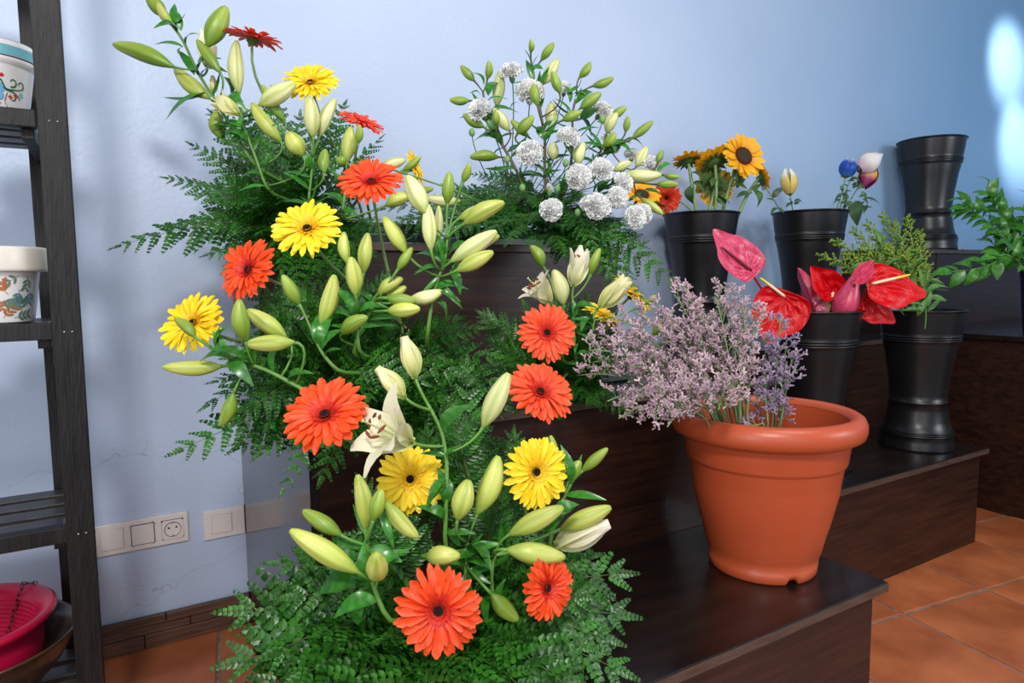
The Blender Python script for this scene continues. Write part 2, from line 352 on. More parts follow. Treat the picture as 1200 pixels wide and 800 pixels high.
step('middle dark wooden display step behind the terracotta pot', XL, 1.322, 1.18, 1.60, .73, left='panel', lip=.02, x_lip=False)
step('tallest dark wooden display step below the white carnations', XL, 1.322, 1.60, YW-.002, 1.095, left='panel', lip=.012, x_lip=False)
step('low dark wooden step carrying the bucket of yellow-green goldenrod', 1.345, 2.69, 1.18, 1.60, .36, lip=.02)
step('dark wooden step carrying the sunflower bucket against the wall', 1.345, 3.07, 1.60, YW-.002, .73, lip=.015)
step('dark wooden step at the right edge carrying the navy vase', 3.10, 4.95, .25, 1.73, .745, lip=.02)
step('highest dark wooden step under the empty black bucket', 3.10, 4.95, 1.735, YW-.002, 1.118, lip=.012, seams=(3.42,))

# ------------------------------------------------------------------ ladder shelf on the left
t = thing('ladder_shelf', 'black wooden ladder shelf holding the painted planters', 'shelf', (-.5, 1.6, 0))
def beam(a, b, wx, wy, name, m='ladder'):
    mb = MB(); a = V(a); b = V(b)
    vs = []
    for p in (a, b):
        vs += [(p.x-wx/2, p.y-wy/2, p.z), (p.x+wx/2, p.y-wy/2, p.z), (p.x+wx/2, p.y+wy/2, p.z), (p.x-wx/2, p.y+wy/2, p.z)]
    mb.add(vs, [(0,3,2,1),(4,5,6,7),(0,1,5,4),(1,2,6,5),(2,3,7,6),(3,0,4,7)])
    return part(mb, name, m, t, False, bevel=.0015)
beam((-.098, 1.44, 0), (-.084, 1.44, 1.95), .044, .026, 'front_post')
beam((-.142, 1.745, 0), (-.134, 1.745, 1.95), .034, .026, 'rear_post')
beam((-.92, 1.44, 0), (-.906, 1.44, 1.95), .044, .026, 'front_post')
beam((-.92, 1.745, 0), (-.912, 1.745, 1.95), .034, .026, 'rear_post')
for z in (.19, .555, .93, 1.30, 1.68):
    for k, (y0, y1) in enumerate(((1.458, 1.505), (1.528, 1.575), (1.598, 1.645), (1.668, 1.715))):
        mb = MB(); mb.box((-.90, y0, z-.020), (-.122, y1, z)); part(mb, 'slat', 'ladder_slat', t, False, bevel=.0015)
    mb = MB(); mb.box((-.90, 1.428, z-.028), (-.113, 1.452, z+.002)); part(mb, 'front_rail', 'ladder', t, False, bevel=.0015)
    mb = MB(); mb.box((-.138, 1.452, z-.045), (-.118, 1.735, z-.021)); part(mb, 'side_rail', 'ladder', t, False, bevel=.0015)
    for dx in (-.004, .008):
        mb = MB(); mb.tube([(-.096+dx+z*.005, 1.4275, z-.015), (-.096+dx+z*.005, 1.4262, z-.015)], .0022, 6); part(mb, 'screw', 'metal', t)

# ------------------------------------------------------------------ sockets on the wall
def plate(label, x0, n, zc, kinds):
    t = thing('wall_socket' if 'socket' in kinds else 'light_switch', label, 'socket' if 'socket' in kinds else 'switch', (x0+n*.0355, YW, zc))
    W = .072
    mb = MB(); mb.box((x0, YW-.009, zc-.042), (x0+n*W+.006+(.031 if n == 1 else 0), YW-.0005, zc+.042)); part(mb, 'frame', 'socket', t, False, bevel=.002)
    for k, kd in enumerate(kinds):
        cx = x0+.003+W*(k+.5)+(.008 if n == 1 else 0)
        if kd == 'cable':   # dark outline round a loose cover
            mb = MB(); mb.box((cx-.0285, YW-.0095, zc-.0285), (cx+.0285, YW-.0088, zc+.0285)); part(mb, 'gap', 'dark', t, False)
            for sx in (-1, 1):
                for sz in (-1, 1):
                    for d in ((.031, .024), (.024, .031)):
                        mb = MB(); mb.tube([(cx+sx*d[0], YW-.0088, zc+sz*d[1]), (cx+sx*d[0], YW-.0098, zc+sz*d[1])], .0012, 6); part(mb, 'pin', 'dark', t)
            mb = MB(); mb.box((cx-.0265, YW-.012, zc-.0265), (cx+.0265, YW-.009, zc+.0265)); part(mb, 'cover', 'socket', t, False, bevel=.001)
        else:
            mb = MB(); mb.box((cx-.0272, YW-.0094, zc-.0272), (cx+.0272, YW-.0088, zc+.0272)); part(mb, 'gap', 'metal' if kd != 'socket' else 'dark', t, False)
            if kd == 'switch':
                mb = MB(); mb.box((cx-.0266, YW-.0125, zc-.0266), (cx+.0266, YW-.009, zc+.0266)); part(mb, 'rocker', 'socket', t, False, bevel=.001)
            else:
                mb = MB()    # square cover with a round well
                n_ = 32; vs = []; fs = []
                for i in range(n_):
                    a = 2*math.pi*(i+.5)/n_; c_, s_ = math.cos(a), math.sin(a); q = .0266/max(abs(c_), abs(s_))
                    vs += [(cx+c_*q, YW-.0125, zc+s_*q), (cx+c_*.0205, YW-.0125, zc+s_*.0205), (cx+c_*.0195, YW-.0095, zc+s_*.0195), (cx, YW-.0095, zc)]
                for i in range(n_):
                    j = (i+1) % n_
                    for r_ in range(3): fs.append((i*4+r_, j*4+r_, j*4+r_+1, i*4+r_+1))
                mb.add(vs, fs); part(mb, 'cover', 'socket', t, False)
                mb = MB(); mb.tube([(cx+.0205*math.cos(2*math.pi*i/32), YW-.0127, zc+.0205*math.sin(2*math.pi*i/32)) for i in range(33)], .0007, 5); part(mb, 'ring', 'dark', t)
                for dx in (-.0095, .0095):
                    mb = MB(); mb.tube([(cx+dx, YW-.0096, zc+.004), (cx+dx, YW-.0101, zc+.004)], .0027, 12); part(mb, 'hole', 'dark', t)
                for dz in (-.0185, .0185):
                    mb = MB(); mb.box((cx-.0025, YW-.0115, zc+dz-.002), (cx+.0025, YW-.0096, zc+dz+.002)); part(mb, 'earth_clip', 'metal', t, False)
plate('cream three-gang wall plate with a round socket at its right end', -.103, 3, .3225, ['switch', 'cable', 'socket'])
plate('single cream light switch beside the dark side panel', .158, 1, .3125, ['switch'])

# ------------------------------------------------------------------ buckets, pots, planters
BP = [(0,.012),(.112,.012),(.118,0),(.125,0),(.125,.008),(.1195,.03),(.1175,.052),(.1200,.055),(.1170,.058),(.1185,.062),(.1155,.065),(.1165,.069),(.113,.072),(.1045,.105),(.098,.14),(.0955,.17),(.0975,.171),(.0975,.174),(.0945,.176),
      (.095,.20),(.099,.25),(.106,.30),(.114,.35),(.1215,.385),(.1225,.395),(.1255,.399),(.1245,.403),(.1268,.408),(.1258,.412),(.1282,.417),(.127,.421),(.1285,.428),(.139,.500),(.1395,.503),(.144,.504),(.1445,.508),(.141,.510),(.136,.508)]
BPi = [(.136,.508),(.127,.43),(.121,.385),(.104,.30),(.093,.2),(.092,.17),(.10,.12),(.110,.06),(.110,.016),(0,.016)]
mb = MB(); mb.lathe(BP, 64); bucket_out = mb.mesh('body', 'bucket')
mb = MB(); mb.lathe(BPi, 64); bucket_in = mb.mesh('inner_wall', 'bucket')
def bucket(label, x, y, z, s=1):
    t = thing('flower_bucket', label, 'bucket', (x, y, z), None)
    for n, m in (('body', bucket_out), ('inner_wall', bucket_in)): link(n, m, t, scale=s)
    mb = MB(); mb.tube([(.1425*s*math.cos(2*math.pi*i/48), .1425*s*math.sin(2*math.pi*i/48), .507*s) for i in range(49)], .0026, 6)
    part(mb, 'rim', 'bucket', t, world=False)
    for z_, r_ in ((.399, .1245), (.4075, .1258), (.416, .1270), (.054, .1185), (.0605, .1178), (.067, .1165)):
        mb = MB(); mb.tube([(r_*s*math.cos(2*math.pi*i/64), r_*s*math.sin(2*math.pi*i/64), z_*s) for i in range(65)], .0034*s, 8)
        part(mb, 'ridge', 'bucket', t, world=False)
    return t
bucket('flared black florist bucket holding the sunflowers', 1.93, 1.84, .73, 1.0)
bucket('flared black florist bucket holding coloured roses', 2.475, 1.76, .73, 1.04)
bucket('flared black florist bucket holding red anthuriums', 1.975, 1.375, .36, 1.03)
bucket('flared black florist bucket holding yellow-green goldenrod', 2.53, 1.325, .36, 1.0)
bucket('empty black florist bucket on the highest step', 3.55, 1.85, 1.118, 1.075)

PX, PY, PZ = 1.196, .945, .36
t = thing('terracotta_pot', 'large terracotta plastic plant pot with rolled rim', 'pot', (PX, PY, PZ))
prof = [(0,.012),(.100,.012),(.100,.0),(.110,.0),(.113,.004),(.115,.020),(.1125,.022),(.120,.040),(.131,.080),(.1425,.120),(.152,.160),(.160,.205),(.1612,.208),(.1655,.211),(.1665,.214),(.1715,.250),(.1725,.254),(.186,.256),(.197,.262),(.2005,.272),(.2000,.284),(.195,.294),(.186,.299),(.176,.299),(.169,.295),(.166,.288)]
prof = [(r_, z_ if z_ < .02 else z_*1.165) for r_, z_ in prof]
mb = MB(); mb.lathe(prof, 96); fs = []; m_ = len(prof)
# notch in the foot ring: push the ring back over a short arc facing the room
for k in range(96):
    a = math.degrees(math.atan2(mb.v[k*m_][1]+0, mb.v[k*m_+5][0])) if 0 else 360*k/96
    if 245 <= a <= 258:
        for j, nz in ((2, .011), (3, .011), (4, .011)):
            x, y, z = mb.v[k*m_+j]; f_ = .98; mb.v[k*m_+j] = (x*f_, y*f_, nz)
part(mb, 'body', 'terra', t, world=False)
mb = MB(); mb.lathe([(.166,.335),(.163,.28),(.152,.18),(.136,.11),(.118,.05),(.108,.018),(0,.018)], 96); part(mb, 'inner_wall', 'terra', t, world=False)
mb = MB(); mb.lathe([(0,.10),(.127,.10)], 48); 

t = thing('navy_vase', 'dark navy vase holding the leafy green sprigs at the right edge', 'vase', (3.30, 1.245, .745))
mb = MB(); mb.lathe([(0,.004),(.055,.004),(.06,0),(.062,.004),(.068,.06),(.074,.14),(.080,.22),(.086,.262),(.0875,.266),(.085,.267),(.078,.22),(.07,.14),(.06,.02),(0,.02)], 48); part(mb, 'body', 'navy', t, world=False)
mb = MB(); mb.tube([(-.072, -.045, .19), (-.072, -.045, .186)], .006, 8); part(mb, 'emblem', 'ceram', t, world=False)
t = tag(link('glass_tumbler', None, loc=(3.74, 1.83, 1.118)), 'small clear glass tumbler on the highest step beside the empty bucket', 'glass')
mb = MB(); mb.lathe([(0,0),(.026,0),(.030,.004),(.034,.07),(.032,.07),(.027,.008),(0,.008)], 32); part(mb, 'body', 'glass', t, world=False)
mb = MB(); mb.box((3.56,1.735,1.1185),(3.69,1.81,1.127)); o = link('flat_box', mb.mesh('flat_box', 'gl_card', False)); tag(o, 'flat grey box lying on the highest step beside the empty bucket', 'box')

# decals: painted motifs as thin raised glaze on a cone surface
def cone_pt(c, rf, a, z, off=.0006):
    r = rf(z)+off; return (c[0]+r*math.cos(a), c[1]+r*math.sin(a), c[2]+z)
def decal(root, c, rf, a0, z0, poly, m, name='painted_motif', off=.0006):
    """poly in metres (u right as seen, v up), centre angle a0, height z0"""
    mb = MB(); R0 = rf(z0)
    cu = sum(p[0] for p in poly)/len(poly); cvv = sum(p[1] for p in poly)/len(poly)
    vs = [cone_pt(c, rf, a0+cu/R0, z0+cvv, off)] + [cone_pt(c, rf, a0+u/R0, z0+v_, off) for u, v_ in poly]
    n = len(poly); mb.add(vs, [(0, 1+i, 1+(i+1) % n) for i in range(n)])
    return part(mb, name, m, root)
def ell(cx, cy, a, b, rot, n=14, lp=0):
    o = []
    for i in range(n):
        t_ = 2*math.pi*i/n; x = a*math.cos(t_); y = b*math.sin(t_)*(1-lp*abs(math.cos(t_))**3)
        o.append((cx+x*math.cos(rot)-y*math.sin(rot), cy+x*math.sin(rot)+y*math.cos(rot)))
    return o
def strip(pts, w):
    L_ = []; Rr = []
    for i, p in enumerate(pts):
        a = pts[max(i-1, 0)]; b = pts[min(i+1, len(pts)-1)]; dx, dy = b[0]-a[0], b[1]-a[1]; l = math.hypot(dx, dy) or 1
        ww = w*(1-.5*i/len(pts)); L_.append((p[0]-dy/l*ww, p[1]+dx/l*ww)); Rr.append((p[0]+dy/l*ww, p[1]-dx/l*ww))
    return L_, Rr
def dstrip(root, c, rf, a0, z0, pts, w, m, off=.0008):
    L_, Rr = strip(pts, w); mb = MB(); R0 = rf(z0); vs = []
    for p in L_+Rr: vs.append(cone_pt(c, rf, a0+p[0]/R0, z0+p[1], off))
    n = len(pts); mb.add(vs, [(i, i+1, n+i+1, n+i) for i in range(n-1)]); part(mb, 'painted_line', m, root)
# upper planter: white with turquoise band and a blue flower
c = V((-.192, 1.56, 1.302)); h1 = .135
t = thing('ceramic_planter', 'white ceramic planter with turquoise rim band and blue flower', 'planter', c)
mb = MB(); mb.lathe([(0,.004),(.053,.004),(.056,0),(.058,.003),(.071,.088),(.0725,.091),(.079,.095),(.0795,.099),(.0815,.122),(.081,.128),(.077,.132),(.073,.130),(.068,.09),(.055,.01),(0,.01)], 64); part(mb, 'body', 'ceram', t, world=False)
mb = MB(); mb.lathe([(.0802,.104),(.0820,.121)], 64); part(mb, 'rim_band', 'turq', t, world=False)
mb = MB(); mb.lathe([(.0800,.1015),(.0805,.1035)], 64); part(mb, 'rim_line', 'maroon', t, world=False)
rf = lambda z: .058+(.071-.058)*z/.088
A0 = -math.pi/2+.62
cx0 = -.028
for k in range(6):
    a = k*math.pi/3+.3; decal(t, c, rf, A0, .045, [(cx0+x, y) for x, y in ell(.0125*math.cos(a), .0125*math.sin(a), .0100, .0085, a)], 'blue_paint', 'painted_petal', .0005+.0001*k)
    dstrip(t, c, rf, A0, .045, [(cx0+.005*math.cos(a), .005*math.sin(a)), (cx0+.013*math.cos(a), .013*math.sin(a))], .0006, 'maroon', .0014)
decal(t, c, rf, A0, .045, ell(cx0, 0, .0045, .0045, 0), 'cream', 'painted_centre', .0016)
def spiral(x, y, r, a0, turns, n=14, d=1): return [(x+r*(1-.75*i/n)*math.cos(a0+d*turns*6.28*i/n), y+r*(1-.75*i/n)*math.sin(a0+d*turns*6.28*i/n)) for i in range(n+1)]
for pts in (spiral(.004, .016, .009, -1.9, .8), spiral(.018, .014, .008, -1.2, .8), [(-.010, .004), (-.002, .002), (.006, .003), (.014, .004), (.020, .006)], [(-.006, .001), (.006, -.001), (.014, -.006), (.019, -.012)], spiral(.004, -.012, .008, 1.2, .5, d=-1), [(-.014, .018), (-.010, .010), (-.008, .004)]):
    dstrip(t, c, rf, A0, .045, pts, .0014, 'green_paint')
dstrip(t, c, rf, A0, .045, [(-.004, -.004), (-.008, -.018), (-.004, -.028), (.003, -.030), (.003, -.026)], .0006, 'maroon')
for x, y in ((-.022, .026), (-.017, .023), (-.012, .025), (.001, -.010), (.011, -.006), (-.024, -.027), (-.018, -.023)):
    for k in range(4):
        a = k*1.57; decal(t, c, rf, A0, .045, ell(x+.002*math.cos(a), y+.002*math.sin(a), .0017, .0017, 0, 8), 'red_paint', 'painted_blossom', .0008+.0001*k)
decal(t, c, rf, A0, .045, ell(.021, -.003, .004, .005, 0), 'turq', 'painted_dot', .0006)
# lower planter: cream collar, printed leaves
c = V((-.196, 1.52, .932))
t = thing('ceramic_planter', 'cream planter with plain collar and printed brown and green leaves', 'planter', c)
mb = MB(); mb.lathe([(0,.004),(.046,.004),(.049,0),(.051,.003),(.064,.092),(.0655,.094)], 64); part(mb, 'body', 'ceram', t, world=False)
mb = MB(); mb.lathe([(.064,.0925),(.0755,.0925),(.0775,.094),(.078,.098),(.078,.132),(.0765,.136),(.072,.137),(.066,.135),(.062,.09),(.048,.01),(0,.01)], 64); part(mb, 'collar', 'cream', t, world=False)
rf2 = lambda z: .051+(.064-.051)*z/.092
def sprig(a0, z0, rot, n, m, L=.03):
    pts = [(math.cos(rot)*L*i/8+.004*math.sin(i/2)*-math.sin(rot), math.sin(rot)*L*i/8) for i in range(9)]
    dstrip(t, c, rf2, a0, z0, pts, .0005, m, .0006)
    for i in range(n):
        q = pts[2+int(i*6/n)]
        for s in (-1, 1):
            r_ = rot+s*.8; l = .0062; decal(t, c, rf2, a0, z0, ell(q[0]+math.cos(r_)*l, q[1]+math.sin(r_)*l, l, .0024, r_, 10, .5), m, 'printed_leaf', .0005)
for a0, z0, rot, n, m in ((.35, .052, 1.9, 4, 'rust_paint'), (.62, .060, -1.9, 3, 'teal_paint'), (.35, .022, .9, 3, 'sage_paint'), (.1, .040, -.3, 3, 'sage_paint'), (.75, .020, 1.5, 3, 'sage_paint'), (.05, .015, 1.3, 3, 'rust_paint'), (.05, .062, 2.2, 3, 'sage_paint'), (.62, .085, -2.6, 2, 'sage_paint'), (.95, .06, -1.6, 3, 'teal_paint'), (.5, .01, .2, 3, 'sage_paint'), (.85, .085, -1.7, 3, 'sage_paint'), (-.2, .04, 1.2, 4, 'rust_paint'), (.2, .01, .8, 3, 'rust_paint')):
    sprig(-math.pi/2+a0, z0, rot, n, m, .028)
# bronze bowl with crimson pot inside
c = V((-.312, 1.587, .19))
t = thing('bronze_bowl', 'dark bronze glazed bowl on the lowest shelf slats', 'bowl', c)
mb = MB(); mb.lathe([(0,.006),(.095,.006),(.10,0),(.105,.003),(.135,.03),(.165,.065),(.183,.10),(.190,.118),(.194,.121),(.193,.125),(.187,.122),(.176,.10),(.155,.06),(.12,.025),(0,.015)], 72)
mb.v = [(x, y*.93, z) for x, y, z in mb.v]; part(mb, 'body', 'bronze', t, world=False)
c2 = V((-.318, 1.585, .212))
t = thing('hanging_pot', 'crimson plastic hanging pot with chain, nested in the bronze bowl', 'pot', c2)
pr = [(0,.004),(.098,.004),(.105,0),(.118,.006),(.132,.035),(.139,.07),(.140,.095),(.136,.110),(.138,.118),(.150,.126),(.160,.135),(.1655,.143),(.164,.149),(.158,.151),(.146,.147),(.132,.134)]
z = .134; r = .132
while z > .03:
    pr += [(r-.0005, z-.003), (r-.0035, z-.0045)]; z -= .009; r -= .0016
    pr += [(r, z)]
pr += [(.10,.02),(0,.016)]
mb = MB(); mb.lathe(pr, 72); part(mb, 'body', 'crimson', t, world=False)
def chain(pts, root):
    for i in range(len(pts)-1):
        a, b = V(pts[i]), V(pts[i+1]); d = (b-a); n = d.orthogonal().normalized(); n = Quaternion(d.normalized(), i*1.57)@n; mid = (a+b)/2
        l = d.length*.62; mb = MB(); mb.tube([mid + d.normalized()*l*math.cos(2*math.pi*k/12) + n*.0032*math.sin(2*math.pi*k/12) for k in range(13)], .0009, 5, False)
        part(mb, 'chain_link', 'chain', root, world=False)
def chain_pts(p0, p1, n, sag=0): return [V(p0).lerp(V(p1), i/n) + V((.002*math.sin(i*2), 0, -sag*math.sin(math.pi*i/n))) for i in range(n+1)]
ca = V((.105, .115, .155))
chain(chain_pts((.122, .112, .150), (.098, .100, .160), 3), t)
chain(chain_pts((.098, .100, .158), (.070, .075, .070), 9), t)
chain(chain_pts((.018, .00, .028), (.045, .015, .034), 4, -.006), t)

# ------------------------------------------------------------------ plant library
def petal_mesh(name, m, w=.17, cup=.05, tipw=.7, nl=6, base=.35, curl=.03, notch=.0):
    mb = MB(); vs = []; fs = []
    for i in range(nl+1):
        t_ = i/nl; wd = w*(base+(1-base)*math.sin(min(1, t_/tipw)*math.pi/2))*(1 if t_ < tipw else math.sqrt(max(0, 1-((t_-tipw)/(1-tipw+.001))**2*.94)))
        z = cup*math.sin(math.pi*t_)-curl*t_*t_
        tx = t_*(1) - (notch*.0)
        vs += [(tx, -wd/2, z+.012), (tx, -wd/6, z-.006), (tx, wd/6, z-.006), (tx, wd/2, z+.012)]
    for i in range(nl):
        for k in range(3): fs.append((i*4+k, i*4+k+1, (i+1)*4+k+1, (i+1)*4+k))
    mb.add(vs, fs); return mb.mesh(name, m)
PET = {k: [petal_mesh('petal', k, .235, .05, .80, nl=8), petal_mesh('petal', k, .25, .02, .84, curl=.0, nl=8), petal_mesh('petal', k, .22, .07, .76, curl=.09, nl=8)] for k in ('g_or', 'g_red', 'g_ye')}
PET_S = [petal_mesh('petal', 'sun', .50, .05, .5, base=.3, curl=.02), petal_mesh('petal', 'sun', .44, .09, .45, base=.3, curl=-.04)]
def inner_mesh(m, n1=34, n2=44):
    mb = MB()
    for ring, (n, r0, r1, el, w) in enumerate(((n1, .16, .46, 22, .035), (n2, .14, .34, 42, .022), (40, .10, .24, 62, .018))):
        for i in range(n):
            a = 2*math.pi*(i+.5*ring)/n+U(-.04, .04); e = math.radians(el+U(-8, 8)); l = (r1-r0)*U(.8, 1.1)
            d = V((math.cos(a), math.sin(a), 0)); s = V((-math.sin(a), math.cos(a), 0))
            p = d*r0+V((0, 0, .035)); q = p + (d*math.cos(e)+V((0, 0, math.sin(e))))*l
            mid = (p+q)/2 + V((0, 0, .012))
            mb.add([p-s*w*.5, p+s*w*.5, mid+s*w, q+s*w*.5, q-s*w*.5, mid-s*w], [(0, 1, 2, 3, 4, 5)])
    return mb.mesh('inner_florets', m)
INN = {'g_or': inner_mesh('g_or_in'), 'g_red': inner_mesh('g_or_in'), 'g_ye': inner_mesh('g_ye_in')}
mb = MB(); mb.lathe([(.13,.03),(.125,.06),(.09,.075),(.05,.06),(0,.045)], 20)
for i in range(60):
    a = i*2.4; r_ = .12*math.sqrt((i+.5)/60); p = V((r_*math.cos(a), r_*math.sin(a), .055)); mb.tube([p, p+V((r_*.2*math.cos(a), r_*.2*math.sin(a), .03))], [.009, .005], 4)
DISC = mb.mesh('disc', 'g_disc')
mb = MB(); mb.lathe([(0,-.22),(.06,-.21),(.13,-.16),(.20,-.05),(.24,0),(.20,.01),(0,.01)], 20)
for i in range(18):
    a = 2*math.pi*i/18; d = V((math.cos(a), math.sin(a), 0)); s = V((-math.sin(a), math.cos(a), 0)); p = d*.12+V((0,0,-.17)); q = d*.30+V((0,0,-.02)); mb.add([p-s*.03, p+s*.03, q+s*.012, q-s*.012], [(0,1,2,3)])
CALYX = mb.mesh('calyx', 'sepal')

BASE = dict(A=V((.56, 1.72, 1.135)), B=V((.58, 1.37, .77)), C=V((.62, .96, .40)), D=V((1.03, 1.38, .77)), E=V((1.02, 1.76, 1.135)))
def jit(b, s=.045): return BASE[b] + V((U(-s, s)*1.3, U(-s, s), U(0, .01))) if isinstance(b, str) else V(b)
def stem_curve(base, head, n, k=.33):
    L = (head-base).length
    return bez(base, base + (V((0, 0, 1))*.7+(head-base).normalized()*.5)*L*.3, head - n*L*k, head, 14)
def gerbera(label, px, py, dpx, d, n3, m, base, group=None, kk=.3, name='gerbera', srad=.0034):
    n = cv(n3).normalized(); head = at(px, py, d); rad = dpx*.5/CF*d
    b = jit(base)
    t = thing(name, label, 'flower', b, group)
    mb = MB(); pts = stem_curve(b, head-n*rad*.2, n, kk); mb.tube(pts, [srad*(1.15-.3*i/14) for i in range(15)], 8); part(mb, 'stem', 'gstem', t)
    Rm = frame(n, RT); loc = head-b
    for ring, (cnt, sc, el) in enumerate(((24, .84, 2), (23, .80, 9), (20, .60, 16))):
        for i in range(cnt):
            a = 2*math.pi*(i+.5*ring)/cnt+U(-.05, .05); e = math.radians(el+U(-5, 6))
            q = Rm @ Matrix.Rotation(a, 3, 'Z') @ Matrix.Rotation(-e, 3, 'Y') @ Matrix.Rotation(U(-.22, .22), 3, 'X')
            off = Rm @ V((.17*rad*math.cos(a), .17*rad*math.sin(a), .01*rad*ring))
            ln = rad*sc*U(.90, 1.06)
            link('petal', random.choice(PET[m]), t, loc+off, q, (ln, rad*sc*U(.80, 1.15), rad*U(.8, 1.3)))
    for nme, me in (('inner_florets', INN[m]), ('disc', DISC), ('calyx', CALYX)):
        o = link(nme, me, t, loc, Rm, rad)
        if nme == 'inner_florets': o['kind'] = 'stuff'
    return t
G = gerbera
G('red-orange gerbera at the very top left, seen edge-on above the pale buds', 296, 46, 66, 1.40, (.18, .97, .16), 'g_red', 'A')
G('yellow gerbera at the top of the left display, above pale buds', 364, 97, 64, 1.42, (.05, .55, .8), 'g_ye', 'A')
G('small red-orange gerbera tilted away beside the pale buds, below the top yellow gerbera', 423, 144, 56, 1.45, (.38, .80, .42), 'g_red', 'A')
G('half-hidden yellow gerbera seen edge-on behind a green bud, right of the round orange gerbera', 486, 198, 46, 1.5, (.92, .25, .12), 'g_ye', 'A')
G('orange gerbera on a straight stem, between two tiers of lily buds', 435, 213, 76, 1.18, (.05, .62, .76), 'g_or', 'B', kk=.5)
G('yellow gerbera facing out in front of the upper ferns', 360, 268, 82, 1.12, (.02, .5, .85), 'g_ye', 'B')
G('orange gerbera turned left against the blue wall', 291, 316, 78, 1.10, (-.38, .28, .88), 'g_or', 'B')
G('yellow gerbera furthest left against the blue wall, a green bud across it', 226, 379, 80, 1.10, (-.22, .42, .88), 'g_ye', 'B')
G('large orange gerbera beside the open white lily', 381, 486, 102, .95, (-.10, .66, .74), 'g_or', 'B', kk=.45)
G('yellow gerbera below the open white lily', 481, 561, 83, 1.02, (.02, .1, 1), 'g_ye', 'C')
G('ragged yellow gerbera in front of the dark step riser, below the two right orange gerberas', 628, 553, 84, 1.05, (.42, .12, .9), 'g_ye', 'C')
G('largest orange gerbera at the bottom among the ferns', 514, 715, 104, .88, (.02, .05, 1), 'g_or', 'C')
G('orange gerbera turned aside at the bottom right of the ferns', 641, 689, 78, .93, (.62, .12, .75), 'g_or', 'C')
G('round orange gerbera facing out above its neighbour, right of the dark riser', 641, 390, 70, 1.28, (.08, .22, .95), 'g_or', 'D')
G('orange gerbera tilted upward beside the big pale lily bud', 633, 459, 82, 1.15, (.28, .60, .74), 'g_or', 'D', kk=.45)
G('small yellow gerbera lying sideways at the edge of the pink statice', 705, 369, 50, 1.45, (.42, .82, .35), 'g_ye', 'D')
G('yellow gerbera peeping out behind a pale opening lily', 741, 345, 60, 1.6, (.62, .62, .30), 'g_ye', 'D')
G('small red gerbera hanging over the edge of the sunflower bucket', 781, 232, 36, 2.40, (-.35, -.35, .7), 'g_red', (1.88, 1.82, 1.22), srad=.003)

# lily buds --------------------------------------------------------
def bud_mesh(name, m, bend=0, fat=1, split=0):
    mb = MB(); N1, N2 = 14, 30; vs = []
    for i in range(N1+1):
        t_ = i/N1
        r_ = (.22+.78*math.sin(math.pi*min(1, t_*1.0)**.72)) if t_ < .9 else None
        prof = [.20,.40,.60,.76,.88,.96,1.0,1.0,.97,.92,.84,.74,.62,.48,.22]
        r_ = prof[i]*.5
        for k in range(N2):
            a = 2*math.pi*k/N2; g = 1-.15*math.exp(-((((a*3/(2*math.pi)) % 1)-.5)/.07)**2)*(.35+.65*t_)
            g2 = .02*math.cos(6*a)*(t_ > .1)
            vs.append((r_*(g+g2)*math.cos(a)+bend*math.sin(math.pi*t_)*.3, r_*(g+g2)*math.sin(a), t_))
    fs = []
    for i in range(N1):
        for k in range(N2): fs.append((i*N2+k, i*N2+(k+1) % N2, (i+1)*N2+(k+1) % N2, (i+1)*N2+k))
    fs += [tuple(range(N2))[::-1], tuple(N1*N2+k for k in range(N2))]
    mb.add(vs, fs); return mb.mesh(name, m)
BUD = {k: [bud_mesh('bud', 'bud_'+k, b) for b in (-.5, 0, .5)] for k in 'gyp'}
def tepal_mesh(m, o, w=.26, nl=9):
    mb = MB(); vs = []
    for i in range(nl+1):
        t_ = i/nl
        rc, zc = .15*math.sin(math.pi*min(1, t_**.8)), t_
        ro, zo = .10*t_+.80*t_**2.0, .92*t_-.42*t_**3.4
        r_, z_ = rc*(1-o)+ro*o, zc*(1-o)+zo*o
        wd = w*(.12+.88*math.sin(math.pi*min(1, t_**.82*.96+.02)))*(1+.2*o)
        cup = .06*(1-t_*o)
        wv = .012*math.sin(t_*14)*o
        for k, u in enumerate((-1, -.55, 0, .55, 1)):
            vs.append((z_, u*wd/2*1.0, r_ - cup*abs(u)**1.5 + wv*abs(u)))
    fs = [(i*5+k, i*5+k+1, (i+1)*5+k+1, (i+1)*5+k) for i in range(nl) for k in range(4)]
    mb.add(vs, fs); return mb.mesh('tepal', m)
TEP = {}
def leaf_mesh(name, m, w=.24, bend=.18, nl=7, fold=.05):
    mb = MB(); vs = []
    for i in range(nl+1):
        t_ = i/nl; wd = w*max(.05, math.sin(math.pi*t_**.8))**.85; z = bend*(math.sin(math.pi*t_)*.6 - t_*t_*.7)
        vs += [(t_, -wd/2, z+fold*wd/w), (t_, 0, z), (t_, wd/2, z+fold*wd/w)]
    fs = [(i*3+k, i*3+k+1, (i+1)*3+k+1, (i+1)*3+k) for i in range(nl) for k in range(2)]
    mb.add(vs, fs); return mb.mesh(name, m)
LEAF = [leaf_mesh('leaf', 'leaf', .28, .1), leaf_mesh('leaf', 'leaf', .32, .3), leaf_mesh('leaf', 'leaf', .24, -.12), leaf_mesh('leaf', 'leaf', .38, .4)]
def put_leaf(t, p, tip, me=None, wsc=1, nrm=None, name='leaf', lib=None):
    d = tip-p; L = d.length; x = d.normalized(); n = nrm if nrm is not None else (-FW*.6+UP*.7+RT*U(-.6, .6))
    n = n - x*n.dot(x); n.normalize()
    q = Matrix((x, n.cross(x), n)).transposed()
    return link(name, me or random.choice(lib or LEAF), t, p-t.location, q, (L, L*wsc, L))
